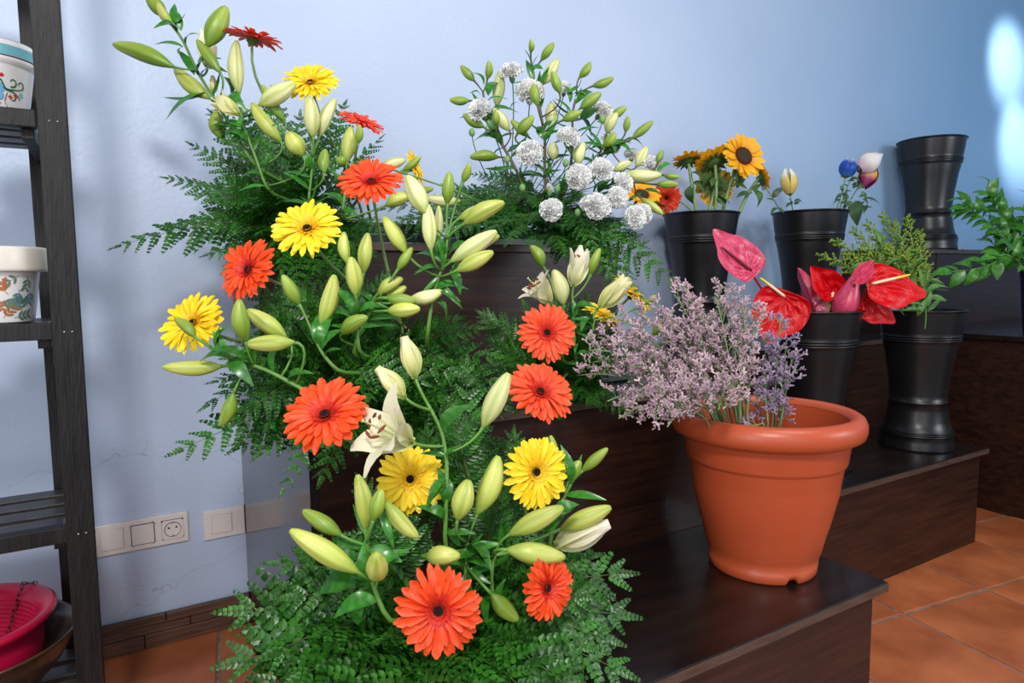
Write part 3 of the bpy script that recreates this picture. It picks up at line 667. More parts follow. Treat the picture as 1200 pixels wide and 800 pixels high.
def lily(label, base, d, path, buds, blooms=(), leaves=(), nleaf=6, lsize=.055, dark=False, name='lily_stem', srad=.0034, cat='lily', group=None):
    """path: pixels from the base upwards at depth d; buds: (bx,by,tx,ty,width,tone[,ddepth])"""
    b = jit(base); t = thing(name, label, cat, b, group)
    nodes = [at(x, y, (q[0] if q else d)) for x, y, *q in path]
    pts = [b]
    first = nodes[0]; pts += bez2(b, b.lerp(first, .5)+V((0, 0, .03)), first, 6)[1:]
    ctrl = nodes
    for i in range(len(ctrl)-1):
        for k in range(1, 5): pts.append(ctrl[i].lerp(ctrl[i+1], k/4))
    # soften
    for _ in range(2): pts = [pts[0]] + [(pts[i-1]+pts[i]*2+pts[i+1])/4 for i in range(1, len(pts)-1)] + [pts[-1]]
    mb = MB(); mb.tube(pts, [srad*(1.2-.5*i/len(pts)) for i in range(len(pts))], 7); part(mb, 'stem', 'bstem' if dark else 'stem', t)
    vis = pts[6:] if len(pts) > 8 else pts
    def near(p, dirn):
        best = None; L = 1e9
        for q in vis:
            back = p - dirn*.03; dd = (q-back).length
            if dd < L: L = dd; best = q
        return best
    for bd in list(buds):
        bx, by, tx, ty, w_, tone = bd[:6]; dd = bd[6] if len(bd) > 6 else 0
        j = U(-.012, .012)
        p = at(bx, by, d+dd+j); q = at(tx, ty, d+dd+j+U(-.02, .01)); 
        if len(bd) > 7: q = at(tx, ty, d+dd+bd[7])
        ax = q-p; L = ax.length; ax.normalize(); wd = w_/CF*d*.93
        a = near(p, ax)
        if a is not None and (p-a).length > .004:
            k_ = (p-a).length; mb = MB(); mb.tube(bez2(a, p-ax*k_*.45, p+ax*.003, 6), [.0021, .002, .0019, .002, .0022, .0026, .0032], 6); part(mb, 'pedicel', 'stem' if not dark else 'bstem', t)
        link('bud', random.choice(BUD[tone]), t, p-b, frame(ax, V((U(-1, 1), U(-1, 1), U(-1, 1)))), (wd, wd, L))
    for bl in blooms:
        bx, by, axn, L, op, tone, st = bl[:7]; dd = bl[7] if len(bl) > 7 else 0
        p = at(bx, by, d+dd); ax = cv(axn).normalized()
        a = near(p, ax)
        if a is not None and (p-a).length > .004:
            mb = MB(); mb.tube(bez2(a, p-ax*.02, p+ax*.002, 6), .0026, 6); part(mb, 'pedicel', 'stem', t)
        bo = link('open_bloom', None, t, p-b); bo.empty_display_size = .01
        q = frame(ax, RT); key = (tone, round(op, 2))
        for k in range(6):
            oo = round(min(1, max(0, op*(1 if k % 2 else .9)+U(-.12, .12)*(op > .15))), 1); key = (tone, oo, k % 2)
            if key not in TEP: TEP[key] = tepal_mesh(tone, oo, .46 if k % 2 else .34)
            # tepal mesh: X along the bloom axis, Z outwards
            base_m = q @ Matrix.Rotation(k*math.pi/3+.2, 3, 'Z') @ Matrix(((0, 0, 1), (0, 1, 0), (1, 0, 0)))
            base_m = q @ Matrix.Rotation(k*math.pi/3+.2, 3, 'Z') @ Matrix(((0, 0, 1), (0, -1, 0), (1, 0, 0)))
            link('tepal', TEP[key], bo, rot=base_m, scale=L)
        if st:
            for k in range(6):
                a_ = k*math.pi/3+.5; dr = (q @ V((math.cos(a_), math.sin(a_), 0)))
                e = ax*L*.72*U(.92, 1.05)+dr*L*.16
                mb = MB(); mb.tube(bez2(V((0, 0, 0)), ax*L*.4+dr*L*.03, e, 6), .0009, 5); o = link('filament', mb.mesh('filament', 'filament'), bo)
                s_ = (dr.cross(ax)+ax*.4).normalized(); mb = MB(); mb.tube([e-s_*.008, e-s_*.004, e, e+s_*.004, e+s_*.008], [.0008, .0020, .0024, .002, .0008], 6); link('anther', mb.mesh('anther', 'anther'), bo)
            mb = MB(); e = ax*L*.9; mb.tube([V((0,0,0)), ax*L*.45, e, e+ax*.002], [.0014, .0013, .0014, .0030], 6); link('pistil', mb.mesh('pistil', 'filament'), bo)
    for lx, ly, ltx, lty, *r_ in leaves:
        put_leaf(t, at(lx, ly, d), at(ltx, lty, d+U(-.03, .02)), wsc=r_[0] if r_ else 1)
    for i in range(nleaf):
        p = random.choice(vis[:max(2, int(len(vis)*.9))]); a_ = U(0, 6.28)
        dr = (RT*math.cos(a_)+UP*(math.sin(a_)*.5+.45)-FW*U(-.3, .7)).normalized()
        put_leaf(t, p, p+dr*lsize*U(.7, 1.25))
    return t
lily('tall lily stem leaning left at the top, with half-open pale bloom', 'A', 1.40,
     [(300, 200), (272, 150), (248, 112), (230, 82), (216, 50), (205, 33), (194, 18)],
     [(194, 19, 172, -6, 18, 'g'), (202, 30, 184, 2, 12, 'y'), (203, 78, 133, 52, 21, 'g', -.02), (243, 54, 265, 8, 25, 'g', -.03), (258, 85, 231, 47, 14, 'g', -.04), (245, 115, 205, 80, 20, 'y', .01), (258, 162, 254, 130, 18, 'g')],
     [(281, 134, (-.85, .45, .3), .065, .45, 'tepal_p', True, -.03), (243, 78, (-.12, 1, -.1), .088, .16, 'tepal', False, .04), (250, 110, (0, 1, .1), .04, .1, 'tepal_p', False, .02)],
     [(215, 55, 179, 50, 1), (207, 30, 203, 3, 1.3), (212, 36, 209, 14, 1.3), (218, 52, 228, 36, 1.6), (214, 55, 208, 62, 1), (228, 88, 209, 57, 1), (232, 88, 250, 62, 1.7), (236, 88, 262, 78, 1.6), (237, 112, 193, 118, .9), (240, 108, 192, 137, .9), (253, 130, 262, 165, 1.6), (270, 110, 285, 125, 1.3), (262, 90, 275, 112, 1.2)], nleaf=6, lsize=.045)
lily('lily stem of upright pale buds under the red-orange edge-on gerbera', 'A', 1.38,
     [(315, 230), (300, 185), (286, 150), (283, 128)],
     [(280, 109, 277, 48, 20, 'p'), (304, 123, 346, 98, 23, 'p', -.02), (334, 142, 307, 100, 15, 'g', .02), (329, 165, 295, 121, 18, 'y', -.02), (355, 182, 337, 155, 23, 'y', -.03)],
     leaves=[(290, 145, 318, 128, 1), (296, 150, 325, 148, 1), (283, 150, 248, 152, .7), (330, 170, 355, 178, 1.2), (292, 160, 262, 172, .8)], nleaf=14, lsize=.05)
lily('lily stem with paired pale buds directly below the top yellow gerbera', 'A', 1.38,
     [(360, 250), (364, 215), (367, 185)],
     [(367, 160, 364, 114, 20, 'p', -.02), (363, 158, 359, 112, 11, 'p'), (374, 160, 393, 116, 17, 'p'), (380, 203, 381, 175, 15, 'g', -.03)],
     leaves=[(350, 165, 358, 135, 1.2), (372, 190, 395, 200, 1)], nleaf=12, lsize=.05)
lily('lily stem with pale buds between the small red gerbera and the orange one', 'A', 1.36,
     [(400, 260), (404, 225), (410, 200), (416, 185)],
     [(406, 190, 411, 149, 18, 'y', -.02), (419, 169, 421, 146, 10, 'g', -.02), (407, 192, 394, 186, 13, 'g'), (446, 196, 475, 187, 15, 'p', .05), (472, 200, 493, 183, 10, 'g', .05), (452, 241, 481, 229, 18, 'y', .08), (540, 235, 497, 231, 16, 'p', .12), (478, 226, 508, 221, 12, 'g', .12)], nleaf=9, lsize=.045)
lily('upright lily stem with long pale buds in front of the tallest step', 'B', 1.12,
     [(500, 400), (505, 360), (512, 330), (522, 305), (524, 280)],
     [(499, 250, 477, 206, 24, 'p', -.03), (505, 293, 501, 239, 18, 'p', -.03), (511, 286, 514, 241, 12, 'p'), (524, 239, 527, 201, 16, 'g'), (542, 214, 550, 192, 11, 'g'), (544, 262, 591, 237, 22, 'y', -.02), (538, 256, 568, 240, 17, 'y', .02), (529, 306, 582, 271, 23, 'p', -.02), (540, 300, 585, 276, 18, 'y', .03), (535, 317, 578, 295, 19, 'y', -.03), (476, 296, 450, 254, 19, 'y', -.01)],
     leaves=[(520, 310, 487, 292, .8), (515, 315, 485, 320, .8), (525, 300, 560, 283, 1), (528, 315, 541, 342, 1.1), (530, 320, 541, 305, 1), (518, 320, 515, 285, 1), (516, 322, 494, 345, .8), (512, 340, 540, 352, .7), (505, 350, 528, 372, .8), (510, 335, 541, 357, .6)], nleaf=4)
lily('lily stem with three clustered yellow-green buds leaning right', 'B', 1.12,
     [(412, 420), (420, 390), (432, 368), (440, 355)],
     [(466, 316, 483, 290, 13, 'g', -.02), (443, 344, 472, 326, 17, 'y'), (452, 348, 476, 336, 13, 'y'), (453, 349, 487, 352, 16, 'g', -.04), (478, 352, 519, 341, 18, 'p', -.02), (454, 364, 492, 362, 19, 'y', -.03), (400, 391, 430, 371, 19, 'g', -.03)],
     leaves=[(438, 358, 420, 340, 1), (433, 366, 400, 338, 1), (440, 352, 470, 318, .7), (432, 375, 470, 372, 1)], nleaf=5)
lily('lily stem with three yellow-green buds beside the outward yellow gerbera', 'B', 1.10,
     [(420, 420), (419, 380), (419, 352)],
     [(407, 308, 403, 272, 15, 'y', -.01), (426, 320, 431, 273, 18, 'y', -.01), (417, 346, 411, 301, 20, 'y', -.03)],
     leaves=[(417, 372, 397, 336, 1)], nleaf=3)
lily('lily stem with two tall yellow-green buds in the middle of the ferns', 'B', 1.08,
     [(400, 440), (378, 415), (368, 395)],
     [(376, 380, 392, 322, 22, 'y'), (351, 357, 331, 322, 17, 'g')],
     leaves=[(372, 405, 392, 385, 1)], nleaf=4)
lily('lily stem reaching left with buds over the lowest-left yellow gerbera', 'B', 1.04,
     [(380, 470), (335, 445), (310, 432), (285, 425), (262, 414), (245, 405), (230, 396)],
     [(288, 400, 280, 351, 21, 'g', -.03), (335, 395, 290, 363, 23, 'y', .02), (345, 401, 288, 403, 21, 'y', -.02), (260, 429, 191, 430, 20, 'y', .02), (229, 395, 205, 373, 14, 'g', -.02), (274, 460, 259, 499, 18, 'g', -.01)],
     leaves=[(264, 416, 250, 387, 1.4), (270, 420, 293, 447, 1.2), (300, 410, 276, 415, 1), (228, 398, 222, 403, 1), (292, 435, 300, 400, .8), (270, 422, 262, 405, 1)], nleaf=6)
lily('lily stem carrying the wide-open white lily with brown stamens', 'C', .98,
     [(520, 660), (523, 590), (524, 540), (518, 505), (505, 480)],
     [(566, 500, 596, 437, 27, 'p', .02)],
     [(487, 443, (-.25, .95, .1), .070, .12, 'tepal_p', False, .03), (475, 466, (-.66, .72, .1), .066, .14, 'tepal_p', False, .02),
      (484, 519, (-.66, .42, .58), .098, .78, 'tepal', True, -.03)],
     leaves=[(524, 535, 492, 530, .8), (523, 540, 536, 520, .8), (522, 560, 500, 590, 1)], nleaf=6)
lily('lily stem with brown node and buds spreading left at the lower left', 'C', .88,
     [(460, 740), (438, 690), (430, 650), (430, 635)],
     [(428, 620, 419, 556, 22, 'y', .0), (437, 610, 447, 573, 19, 'g', -.03), (452, 588, 490, 630, 21, 'y', .02), (400, 627, 355, 598, 21, 'g', -.01), (419, 670, 340, 621, 27, 'y', -.03), (443, 674, 441, 649, 27, 'y', -.02, -.045)],
     leaves=[(430, 643, 472, 657, 1.6), (428, 640, 390, 632, 1.5), (420, 655, 375, 648, 1), (420, 680, 370, 690, 1.8), (424, 690, 415, 735, 1.6), (432, 630, 415, 590, 1), (445, 600, 462, 640, .7)], nleaf=6)
lily('lily stem with two upright buds between the two lower yellow gerberas', 'C', 1.0,
     [(550, 720), (545, 670), (548, 635)],
     [(536, 609, 549, 562, 27, 'y', -.03), (559, 602, 584, 534, 28, 'y', -.01), (499, 652, 539, 651, 24, 'y', -.06), (576, 696, 607, 727, 21, 'g', -.06)],
     leaves=[(540, 640, 520, 615, 1), (545, 655, 575, 665, 1), (553, 645, 565, 625, 1), (540, 660, 500, 680, 1.2)], nleaf=7)
lily('lily stem with pale buds pointing right over the low step', 'C', .98,
     [(580, 720), (575, 675), (580, 650)],
     [(597, 626, 660, 594, 25, 'y', -.02), (594, 644, 662, 653, 26, 'y', -.04), (657, 620, 716, 594, 25, 'y', .04)],
     [(650, 639, (.95, .38, .0), .098, .1, 'tepal', False, .06)],
     leaves=[(580, 650, 565, 655, 1), (585, 640, 590, 610, 1), (650, 600, 676, 588, 1.4), (640, 625, 660, 600, 1.2)], nleaf=5)
lily('slender lily stem with small green buds behind the ragged yellow gerbera', 'C', 1.08,
     [(640, 660), (650, 610), (662, 580), (672, 562)],
     [(682, 552, 712, 525, 14, 'g', -.01), (667, 562, 680, 540, 17, 'g'), (651, 546, 645, 510, 14, 'g', .01)],
     leaves=[(668, 565, 661, 523, .9), (662, 580, 710, 584, .8), (673, 560, 682, 532, .7), (655, 600, 676, 594, 1.6)], nleaf=2)
lily('lily stem with an open white lily in front of the tallest step', 'D', 1.36,
     [(660, 430), (657, 400), (652, 375)],
     [(637, 312, 622, 288, 16, 'g', .02), (660, 357, 649, 316, 21, 'p', -.03)],
     [(646, 355, (-.62, .62, .3), .080, .72, 'tepal', True, 0)], nleaf=6, lsize=.045)
lily('lily stem with a half-open pale lily pointing straight up beside the carnation ferns', 'D', 1.38,
     [(675, 430), (672, 380), (671, 350)],
     [(692, 322, 703, 291, 12, 'g', .0)],
     [(672, 336, (.18, .97, .12), .092, .22, 'tepal', True, 0)], nleaf=6, lsize=.045)
lily('lily stem with a half-open pale lily leaning right above the statice', 'D', 1.36,
     [(690, 430), (693, 395), (696, 375)],
     [(754, 356, 769, 346, 9, 'g', .06), (765, 392, 785, 372, 16, 'y', .1)],
     [(702, 360, (.70, .70, .1), .092, .24, 'tepal_p', False, 0)], nleaf=6, lsize=.045)

# the white carnation arrangement -----------------------------------
lily('brown-stemmed lily at the left of the carnations with drooping buds', 'E', 1.72,
     [(618, 230), (606, 200), (590, 172), (578, 155), (570, 135), (566, 108)],
     [(556, 95, 540, 77, 11, 'g'), (571, 93, 573, 71, 10, 'g'), (550, 118, 527, 117, 11, 'g'), (567, 149, 543, 134, 13, 'g', -.03), (581, 148, 581, 130, 10, 'g', -.05), (597, 153, 578, 127, 15, 'p', -.02), (582, 125, 586, 83, 16, 'p', .03), (584, 184, 551, 184, 14, 'g', -.04)],
     leaves=[(567, 100, 555, 82, .8), (572, 112, 582, 92, 1.4), (563, 112, 552, 106, 1), (590, 170, 562, 133, .8), (604, 195, 569, 200, 1.3), (588, 160, 566, 152, .8), (578, 150, 585, 165, 1)], dark=True, nleaf=20, lsize=.062, srad=.004)
lily('brown-stemmed lily in the centre of the carnations, tallest of them', 'E', 1.74,
     [(640, 235), (638, 200), (639, 165), (633, 128), (626, 95), (622, 70)],
     [(622, 62, 622, 46, 8, 'g'), (634, 71, 649, 50, 11, 'g'), (637, 98, 654, 69, 16, 'p'), (630, 124, 625, 98, 12, 'g', -.06), (656, 109, 647, 84, 12, 'g', -.05), (646, 150, 646, 120, 16, 'p'), (659, 141, 681, 131, 12, 'g', -.05), (606, 157, 625, 136, 14, 'g', -.04), (619, 160, 599, 141, 11, 'g', -.02), (648, 187, 648, 167, 15, 'p', -.03)],
     leaves=[(622, 75, 615, 57, 1), (624, 80, 630, 64, 1), (623, 78, 636, 80, 2.2), (645, 118, 652, 132, 1), (640, 165, 628, 145, 1)], dark=True, nleaf=20, lsize=.062, srad=.004)
lily('brown-stemmed lily at the upper right of the carnations', 'E', 1.76,
     [(660, 235), (668, 200), (672, 165), (670, 135), (676, 110)],
     [(679, 91, 692, 73, 11, 'g'), (694, 101, 719, 91, 11, 'g'), (680, 127, 704, 109, 14, 'g', -.05), (677, 193, 684, 167, 16, 'p', -.04), (588, 75, 588, 70, 7, 'g')][:4],
     leaves=[(677, 100, 665, 110, 1.4), (676, 105, 683, 90, 1), (668, 120, 663, 98, 1), (680, 140, 700, 125, 2), (672, 110, 690, 112, 1.2), (665, 140, 650, 128, 1.2)], dark=True, nleaf=20, lsize=.062, srad=.004)
lily('brown-stemmed lily leaning right over the carnations', 'E', 1.76,
     [(670, 240), (690, 205), (706, 180), (722, 168)],
     [(711, 156, 723, 132, 15, 'p'), (716, 138, 734, 125, 11, 'g'), (707, 172, 721, 155, 13, 'g', -.04), (733, 155, 736, 136, 9, 'g'), (741, 162, 765, 142, 11, 'g'), (746, 195, 758, 172, 14, 'p', -.02), (720, 200, 740, 190, 11, 'p', -.05)],
     leaves=[(730, 165, 756, 168, .8), (722, 170, 742, 178, 1.3), (715, 150, 700, 140, 1.5), (705, 180, 690, 150, 1)], dark=True, nleaf=20, lsize=.062, srad=.004)
lily('lily stem lying low to the right of the carnations with a long pale bud', 'E', 1.72,
     [(680, 245), (700, 225), (722, 212), (750, 214)],
     [(732, 203, 775, 205, 16, 'p', -.05), (771, 190, 776, 176, 9, 'g'), (777, 205, 797, 207, 8, 'g'), (769, 216, 795, 216, 10, 'g', -.02), (751, 232, 777, 251, 11, 'y', .0)],
     leaves=[(770, 200, 790, 190, 1), (755, 222, 775, 226, 1.3), (752, 225, 735, 235, 1.3)], dark=True, nleaf=12, lsize=.055, srad=.0036)

# carnations ---------------------------------------------------------
def carn_mesh(seed):
    rnd = random.Random(seed); mb = MB()
    for i in range(80):
        ph = math.acos(1-(i+.5)/80*1.12); th = i*2.39996
        d = V((math.sin(ph)*math.cos(th), math.sin(ph)*math.sin(th), math.cos(ph)*.75+.05))
        s = d.cross(V((rnd.uniform(-1, 1), rnd.uniform(-1, 1), rnd.uniform(-1, 1)))).normalized(); n = d.cross(s)
        L = rnd.uniform(.86, 1.05); w_ = rnd.uniform(.30, .42); vs = [d*.35]; K = 9
        rows = []
        for rr, ru in ((.72, .05), (1.0, .15)):
            row = []
            for k in range(K):
                u = k/(K-1)*2-1
                row.append(d*L*(rr+(.06 if k % 2 and rr == 1 else 0)-.14*u*u) + s*w_*u*(rr**1.5) + n*ru*math.sin(k*2.2+i)*1.2)
            rows.append(row)
        vs += rows[0]+rows[1]
        fs = [(0, 1+k, 2+k) for k in range(K-1)] + [(1+k, 1+K+k, 2+K+k, 2+k) for k in range(K-1)]
        mb.add(vs, fs)
    mb.lathe([(0,-.3),(.5,-.2),(.66,.1),(.5,.42),(.2,.58),(0,.6)], 12)
    return mb.mesh('petals', 'white')
CARN = [carn_mesh(s) for s in (1, 2, 3)]
mb = MB(); mb.lathe([(0,-1.1),(.14,-1.08),(.24,-.9),(.28,-.5),(.34,-.2),(.30,-.1),(0,-.1)], 12); CCAL = mb.mesh('calyx', 'calyx')
def carnation(label, x, y, dpx, d, n3, bud=False):
    n = cv(n3).normalized(); head = at(x, y, d); rad = dpx*.5/CF*d; b = jit('E', .04)
    t = thing('carnation', label, 'flower', b, 'white carnations on the tallest step')
    mb = MB(); mb.tube(stem_curve(b, head-n*rad*1.0, n, .25), .0016, 6); part(mb, 'stem', 'cstem', t)
    Rm = frame(n, V((U(-1, 1), U(-1, 1), U(-1, 1))))
    if bud:
        o = link('petals', CARN[0], t, head-b, Rm, (rad*.62, rad*.62, rad*1.1)); link('calyx', CCAL, t, head-b, Rm, (rad*1.9, rad*1.9, rad*1.6))
    else:
        o = link('petals', random.choice(CARN), t, head-b-n*rad*.25, Rm, (rad, rad, rad)); link('calyx', CCAL, t, head-b-n*rad*.1, Rm, rad)
    o['kind'] = 'stuff'
    for k in range(3):
        p = b.lerp(head, U(.35, .8)); put_leaf(t, p, p+(UP*.6+RT*U(-.8, .8)-FW*U(-.2, .6)).normalized()*U(.03, .05), wsc=.4)
for a in (('white carnation at the very top left of its bunch', 599, 81, 27, 1.72, (-.1, .7, .6)),
          ('white carnation split by a green bud near the top', 621, 105, 34, 1.72, (0, .5, .8)),
          ('white carnation furthest left in the bunch', 560, 127, 30, 1.68, (-.5, .5, .7)),
          ('white carnation half hidden behind the upper leaves', 662, 102, 20, 1.80, (.1, .6, .7)),
          ('white carnation at the right behind green buds, facing right', 708, 128, 26, 1.78, (.5, .5, .6)),
          ('white carnation centred below the left green buds', 621, 178, 32, 1.64, (0, .2, 1)),
          ('white carnation in the middle beside the brown lily stem', 667, 158, 28, 1.68, (.1, .6, .7)),
          ('white carnation in the middle row, left of a touching pair', 678, 206, 31, 1.62, (0, .2, 1)),
          ('white carnation in the middle row just above the lower pair', 706, 197, 30, 1.63, (.3, .4, .8)),
          ('lowest white carnation at the left, resting on the ferns', 646, 245, 28, 1.60, (0, .1, 1)),
          ('white carnation low in the bunch, facing down towards the ferns', 701, 241, 32, 1.60, (.1, .0, 1)),
          ('small white carnation tucked left of the low downward one', 688, 237, 20, 1.63, (-.5, .2, .8)),
          ('white carnation right of centre, low, beside a round green bud', 725, 231, 28, 1.62, (.4, .1, .9)),
          ('white carnation right of centre above its look-alike', 732, 213, 26, 1.65, (.5, .3, .8)),
          ('lowest white carnation at the right of the bunch', 746, 254, 28, 1.62, (.3, .0, 1)),
          ('white carnation behind the lowest right one', 756, 250, 24, 1.66, (.7, .1, .7)),
          ('white carnation at the far right behind the long pale bud', 765, 193, 27, 1.75, (.4, .5, .7)),
          ('small white carnation at the right among green lily buds', 742, 180, 20, 1.80, (.2, .7, .6)),
          ('small half-hidden white carnation behind a bud at the right', 719, 172, 16, 1.78, (.3, .4, .8)),
          ('tiny white carnation beside the pale opening bud at the right', 709, 161, 10, 1.78, (.0, .6, .8))):
    carnation(*a)
carnation('closed white carnation bud above the ferns', 644, 220, 11, 1.62, (0, .9, .4), True)
mb = MB(); mb.lathe([(0,-1),(.5,-.9),(.9,-.4),(1,.1),(.7,.7),(.25,1.0),(0,1.02)], 12); CB = mb.mesh('bud', 'calyx')
for x, y in ((653, 221), (677, 249), (663, 191), (740, 243), (715, 237), (706, 140), (553, 155), (594, 187), (612, 220), (700, 245)):
    head = at(x, y, 1.64); b = jit('E', .04); t = thing('carnation_bud', 'small round green carnation bud among the white carnations', 'bud', b, 'green carnation buds')
    mb = MB(); mb.tube(stem_curve(b, head, cv((0, .8, .5)), .2), .0014, 5); part(mb, 'stem', 'cstem', t); link('bud', CB, t, head-b, frame(UP), (.0085, .0085, .010))

# ferns --------------------------------------------------------------
def pinna(seed, npair=9, m='fern'):
    rnd = random.Random(seed); mb = MB()
    mb.add([(0, -.008, 0), (1, -.002, -.06), (1, .002, -.06), (0, .008, 0)], [(0, 1, 2, 3)])
    for i in range(npair+1):
        s = .05+.9*i/(npair+.3); L = .24*(1-s)**.7*(1 if i else .85)+.045; wd = (.66/npair)*(1-.38*s)
        zc = -.06*s*s
        for sd in (-1, 1):
            a = math.radians(52-14*s+rnd.uniform(-6, 6)); dx, dy = math.cos(a), math.sin(a)*sd; px_, py_ = -dy*sd, dx*sd
            lift = rnd.uniform(-.02, .06); f = 1
            P = lambda u, v, z=0: (s+dx*L*u+px_*wd*v, dy*L*u+py_*wd*v*1, zc+lift*u+z)
            mb.add([P(0, 0), P(.25, .75, .012), P(.65, .72, .012), P(1, .05), P(.62, -.62, .012), P(.2, -.6, .012), P(.5, 0, -.006)],
                   [(0, 1, 6), (1, 2, 6), (2, 3, 6), (3, 4, 6), (4, 5, 6), (5, 0, 6)])
    mb.add([(.93, -.02, -.055), (1.06, 0, -.07), (.93, .02, -.055)], [(0, 1, 2)])
    return mb.mesh('leaflet', m, False)
PIN = [pinna(s, n) for s, n in ((1, 9), (2, 8), (3, 10))]
PINB = [pinna(s, n) for s, n in ((11, 6), (12, 7), (13, 6))]
PINS = [pinna(s, 5) for s in (4, 5)]
def frond(label, group, base, tip, width, nrm, sag=.1, npair=11, s0=.2, lib=None):
    lib = lib or PIN
    b = base; L = (tip-base).length
    t = thing('fern_frond', label, 'fern', b, group)
    n = nrm.normalized(); ctrl = base.lerp(tip, .5) + n*L*sag + V((0, 0, L*sag*.6))
    pts = bez2(base, ctrl, tip, 12); mb = MB(); mb.tube(pts, [.0016*(1.2-i/12) for i in range(13)], 5); part(mb, 'rachis', 'fern_stem', t)
    for i in range(npair):
        s = s0+(.97-s0)*(i+.3)/npair; q = s
        p = base*(1-q)**2+ctrl*2*q*(1-q)+tip*q*q; tg = ((ctrl-base)*(1-q)+(tip-ctrl)*q).normalized()
        nn = (n-tg*n.dot(tg)).normalized(); side = nn.cross(tg)
        f = (i+.3)/npair; ln = width*.56*(1.0-.80*f**1.25)*(1 if i else .9)
        for sd in (-1, 1):
            a = math.radians(28+20*f+U(-6, 6)); dr = side*sd*math.cos(a)+tg*math.sin(a)-nn*U(.0, .35); dr.normalize()
            n2 = (nn+RT*U(-.22, .22)+UP*U(-.2, .2)+side*sd*.12); n2 = (n2-dr*n2.dot(dr)).normalized()
            Q = Matrix((dr, n2.cross(dr), n2)).transposed()
            l2 = ln*U(.88, 1.08); link('leaflet', random.choice(lib if f < .62 else PINS), t, p-b, Q, l2)
    ln = width*.16; tg = (tip-ctrl).normalized(); nn = (n-tg*n.dot(tg)).normalized(); Q = Matrix((tg, nn.cross(tg), nn)).transposed()
    link('leaflet', PINS[0], t, tip-tg*ln*.5-b, Q, ln)
def fronds(key, origin, tips, label, group, wf=.52, s=.35, wmin=.11, wmax=.20, npair=11, lib=None):
    ox, oy, od = origin
    def side(x, y):
        a = math.degrees(math.atan2(oy-y, x-ox))
        return ['reaching right', 'leaning up to the right', 'leaning up to the left', 'reaching left', 'hanging down to the left', 'hanging down to the right'][0 if -15 < a <= 25 else 1 if 25 < a <= 90 else 2 if 90 < a <= 150 else 3 if a > 150 or a < -165 else 4 if a < -90 else 5]
    for tp in tips:
        x, y, d = tp[:3]; w_ = tp[3] if len(tp) > 3 else wf; st = tp[4] if len(tp) > 4 else s
        sd_ = side(x, y); lab = tp[5] if len(tp) > 5 else label+', '+sd_
        O_ = at(ox+U(-22, 22), oy+U(-16, 16), od+U(-.04, .04)); T_ = at(x, y, d)
        base = O_.lerp(T_, 0.02)
        L = (T_-base).length
        n = cv((U(-.35, .35), .55+U(-.3, .3), .75))
        frond(lab, group+', '+sd_ if len(tp) < 6 else None, base, T_, min(wmax, max(wmin, L*w_)), n, sag=U(.03, .14), npair=npair, lib=lib)
fronds('A', (350, 262, 1.60), [(134, 290, 1.42, .5, .35, 'long fern frond reaching furthest left across the blue wall'), (192, 208, 1.5), (222, 168, 1.52), (246, 130, 1.55), (282, 128, 1.6), (318, 105, 1.62), (352, 132, 1.62), (405, 120, 1.66), (448, 160, 1.66), (470, 205, 1.65),
       (208, 262, 1.42), (238, 300, 1.40), (282, 308, 1.38), (268, 250, 1.34), (262, 205, 1.40), (300, 185, 1.42), (345, 180, 1.42), (395, 175, 1.44), (430, 215, 1.42), (330, 320, 1.36), (375, 318, 1.36), (410, 290, 1.36), (450, 270, 1.42), (330, 235, 1.36), (385, 225, 1.38), (300, 225, 1.36), (300, 275, 1.36), (248, 235, 1.4), (225, 228, 1.45), (290, 340, 1.36), (262, 318, 1.38), (350, 350, 1.32), (315, 290, 1.34), (420, 330, 1.36), (395, 345, 1.34), (370, 200, 1.42), (350, 290, 1.34), (275, 275, 1.36), (415, 245, 1.4), (230, 282, 1.43), (440, 300, 1.4)],
       'dark green fern frond in the upper left display', 'fern fronds of the upper left display', wmin=.13, wmax=.22, npair=10, lib=PINB)
fronds('B', (430, 435, 1.38), [(204, 530, 1.10, .5, .3, 'fern frond hanging lowest at the left over the blue wall'), (248, 448, 1.16), (238, 478, 1.14), (330, 578, 1.08, .35, .3, 'pale green fern frond hanging down in front of the dark side panel'), (272, 528, 1.12), (300, 535, 1.12), (375, 565, 1.08), (290, 378, 1.25), (318, 345, 1.26), (362, 330, 1.28), (402, 318, 1.28), (445, 330, 1.28), (480, 372, 1.24), (566, 384, 1.22), (588, 418, 1.22), (540, 372, 1.26),
       (300, 430, 1.14), (330, 460, 1.10), (350, 420, 1.12), (390, 410, 1.12), (430, 400, 1.12), (470, 420, 1.14), (520, 420, 1.14), (560, 450, 1.16), (520, 470, 1.12), (470, 470, 1.1), (430, 470, 1.08), (390, 460, 1.08), (350, 500, 1.08), (400, 520, 1.08), (450, 530, 1.10), (500, 530, 1.12), (560, 510, 1.14), (600, 480, 1.18), (590, 450, 1.22), (320, 400, 1.16), (370, 375, 1.18), (450, 370, 1.2), (500, 395, 1.16), (310, 505, 1.1), (340, 375, 1.2), (280, 480, 1.14), (275, 400, 1.2), (540, 545, 1.14), (470, 345, 1.24), (425, 355, 1.22), (380, 395, 1.14), (455, 445, 1.1), (505, 440, 1.12), (550, 480, 1.14), (330, 435, 1.12), (300, 460, 1.12)],
       'dark green fern frond in the middle left display', 'fern fronds of the middle left display', wmin=.12, npair=10, lib=PINB)
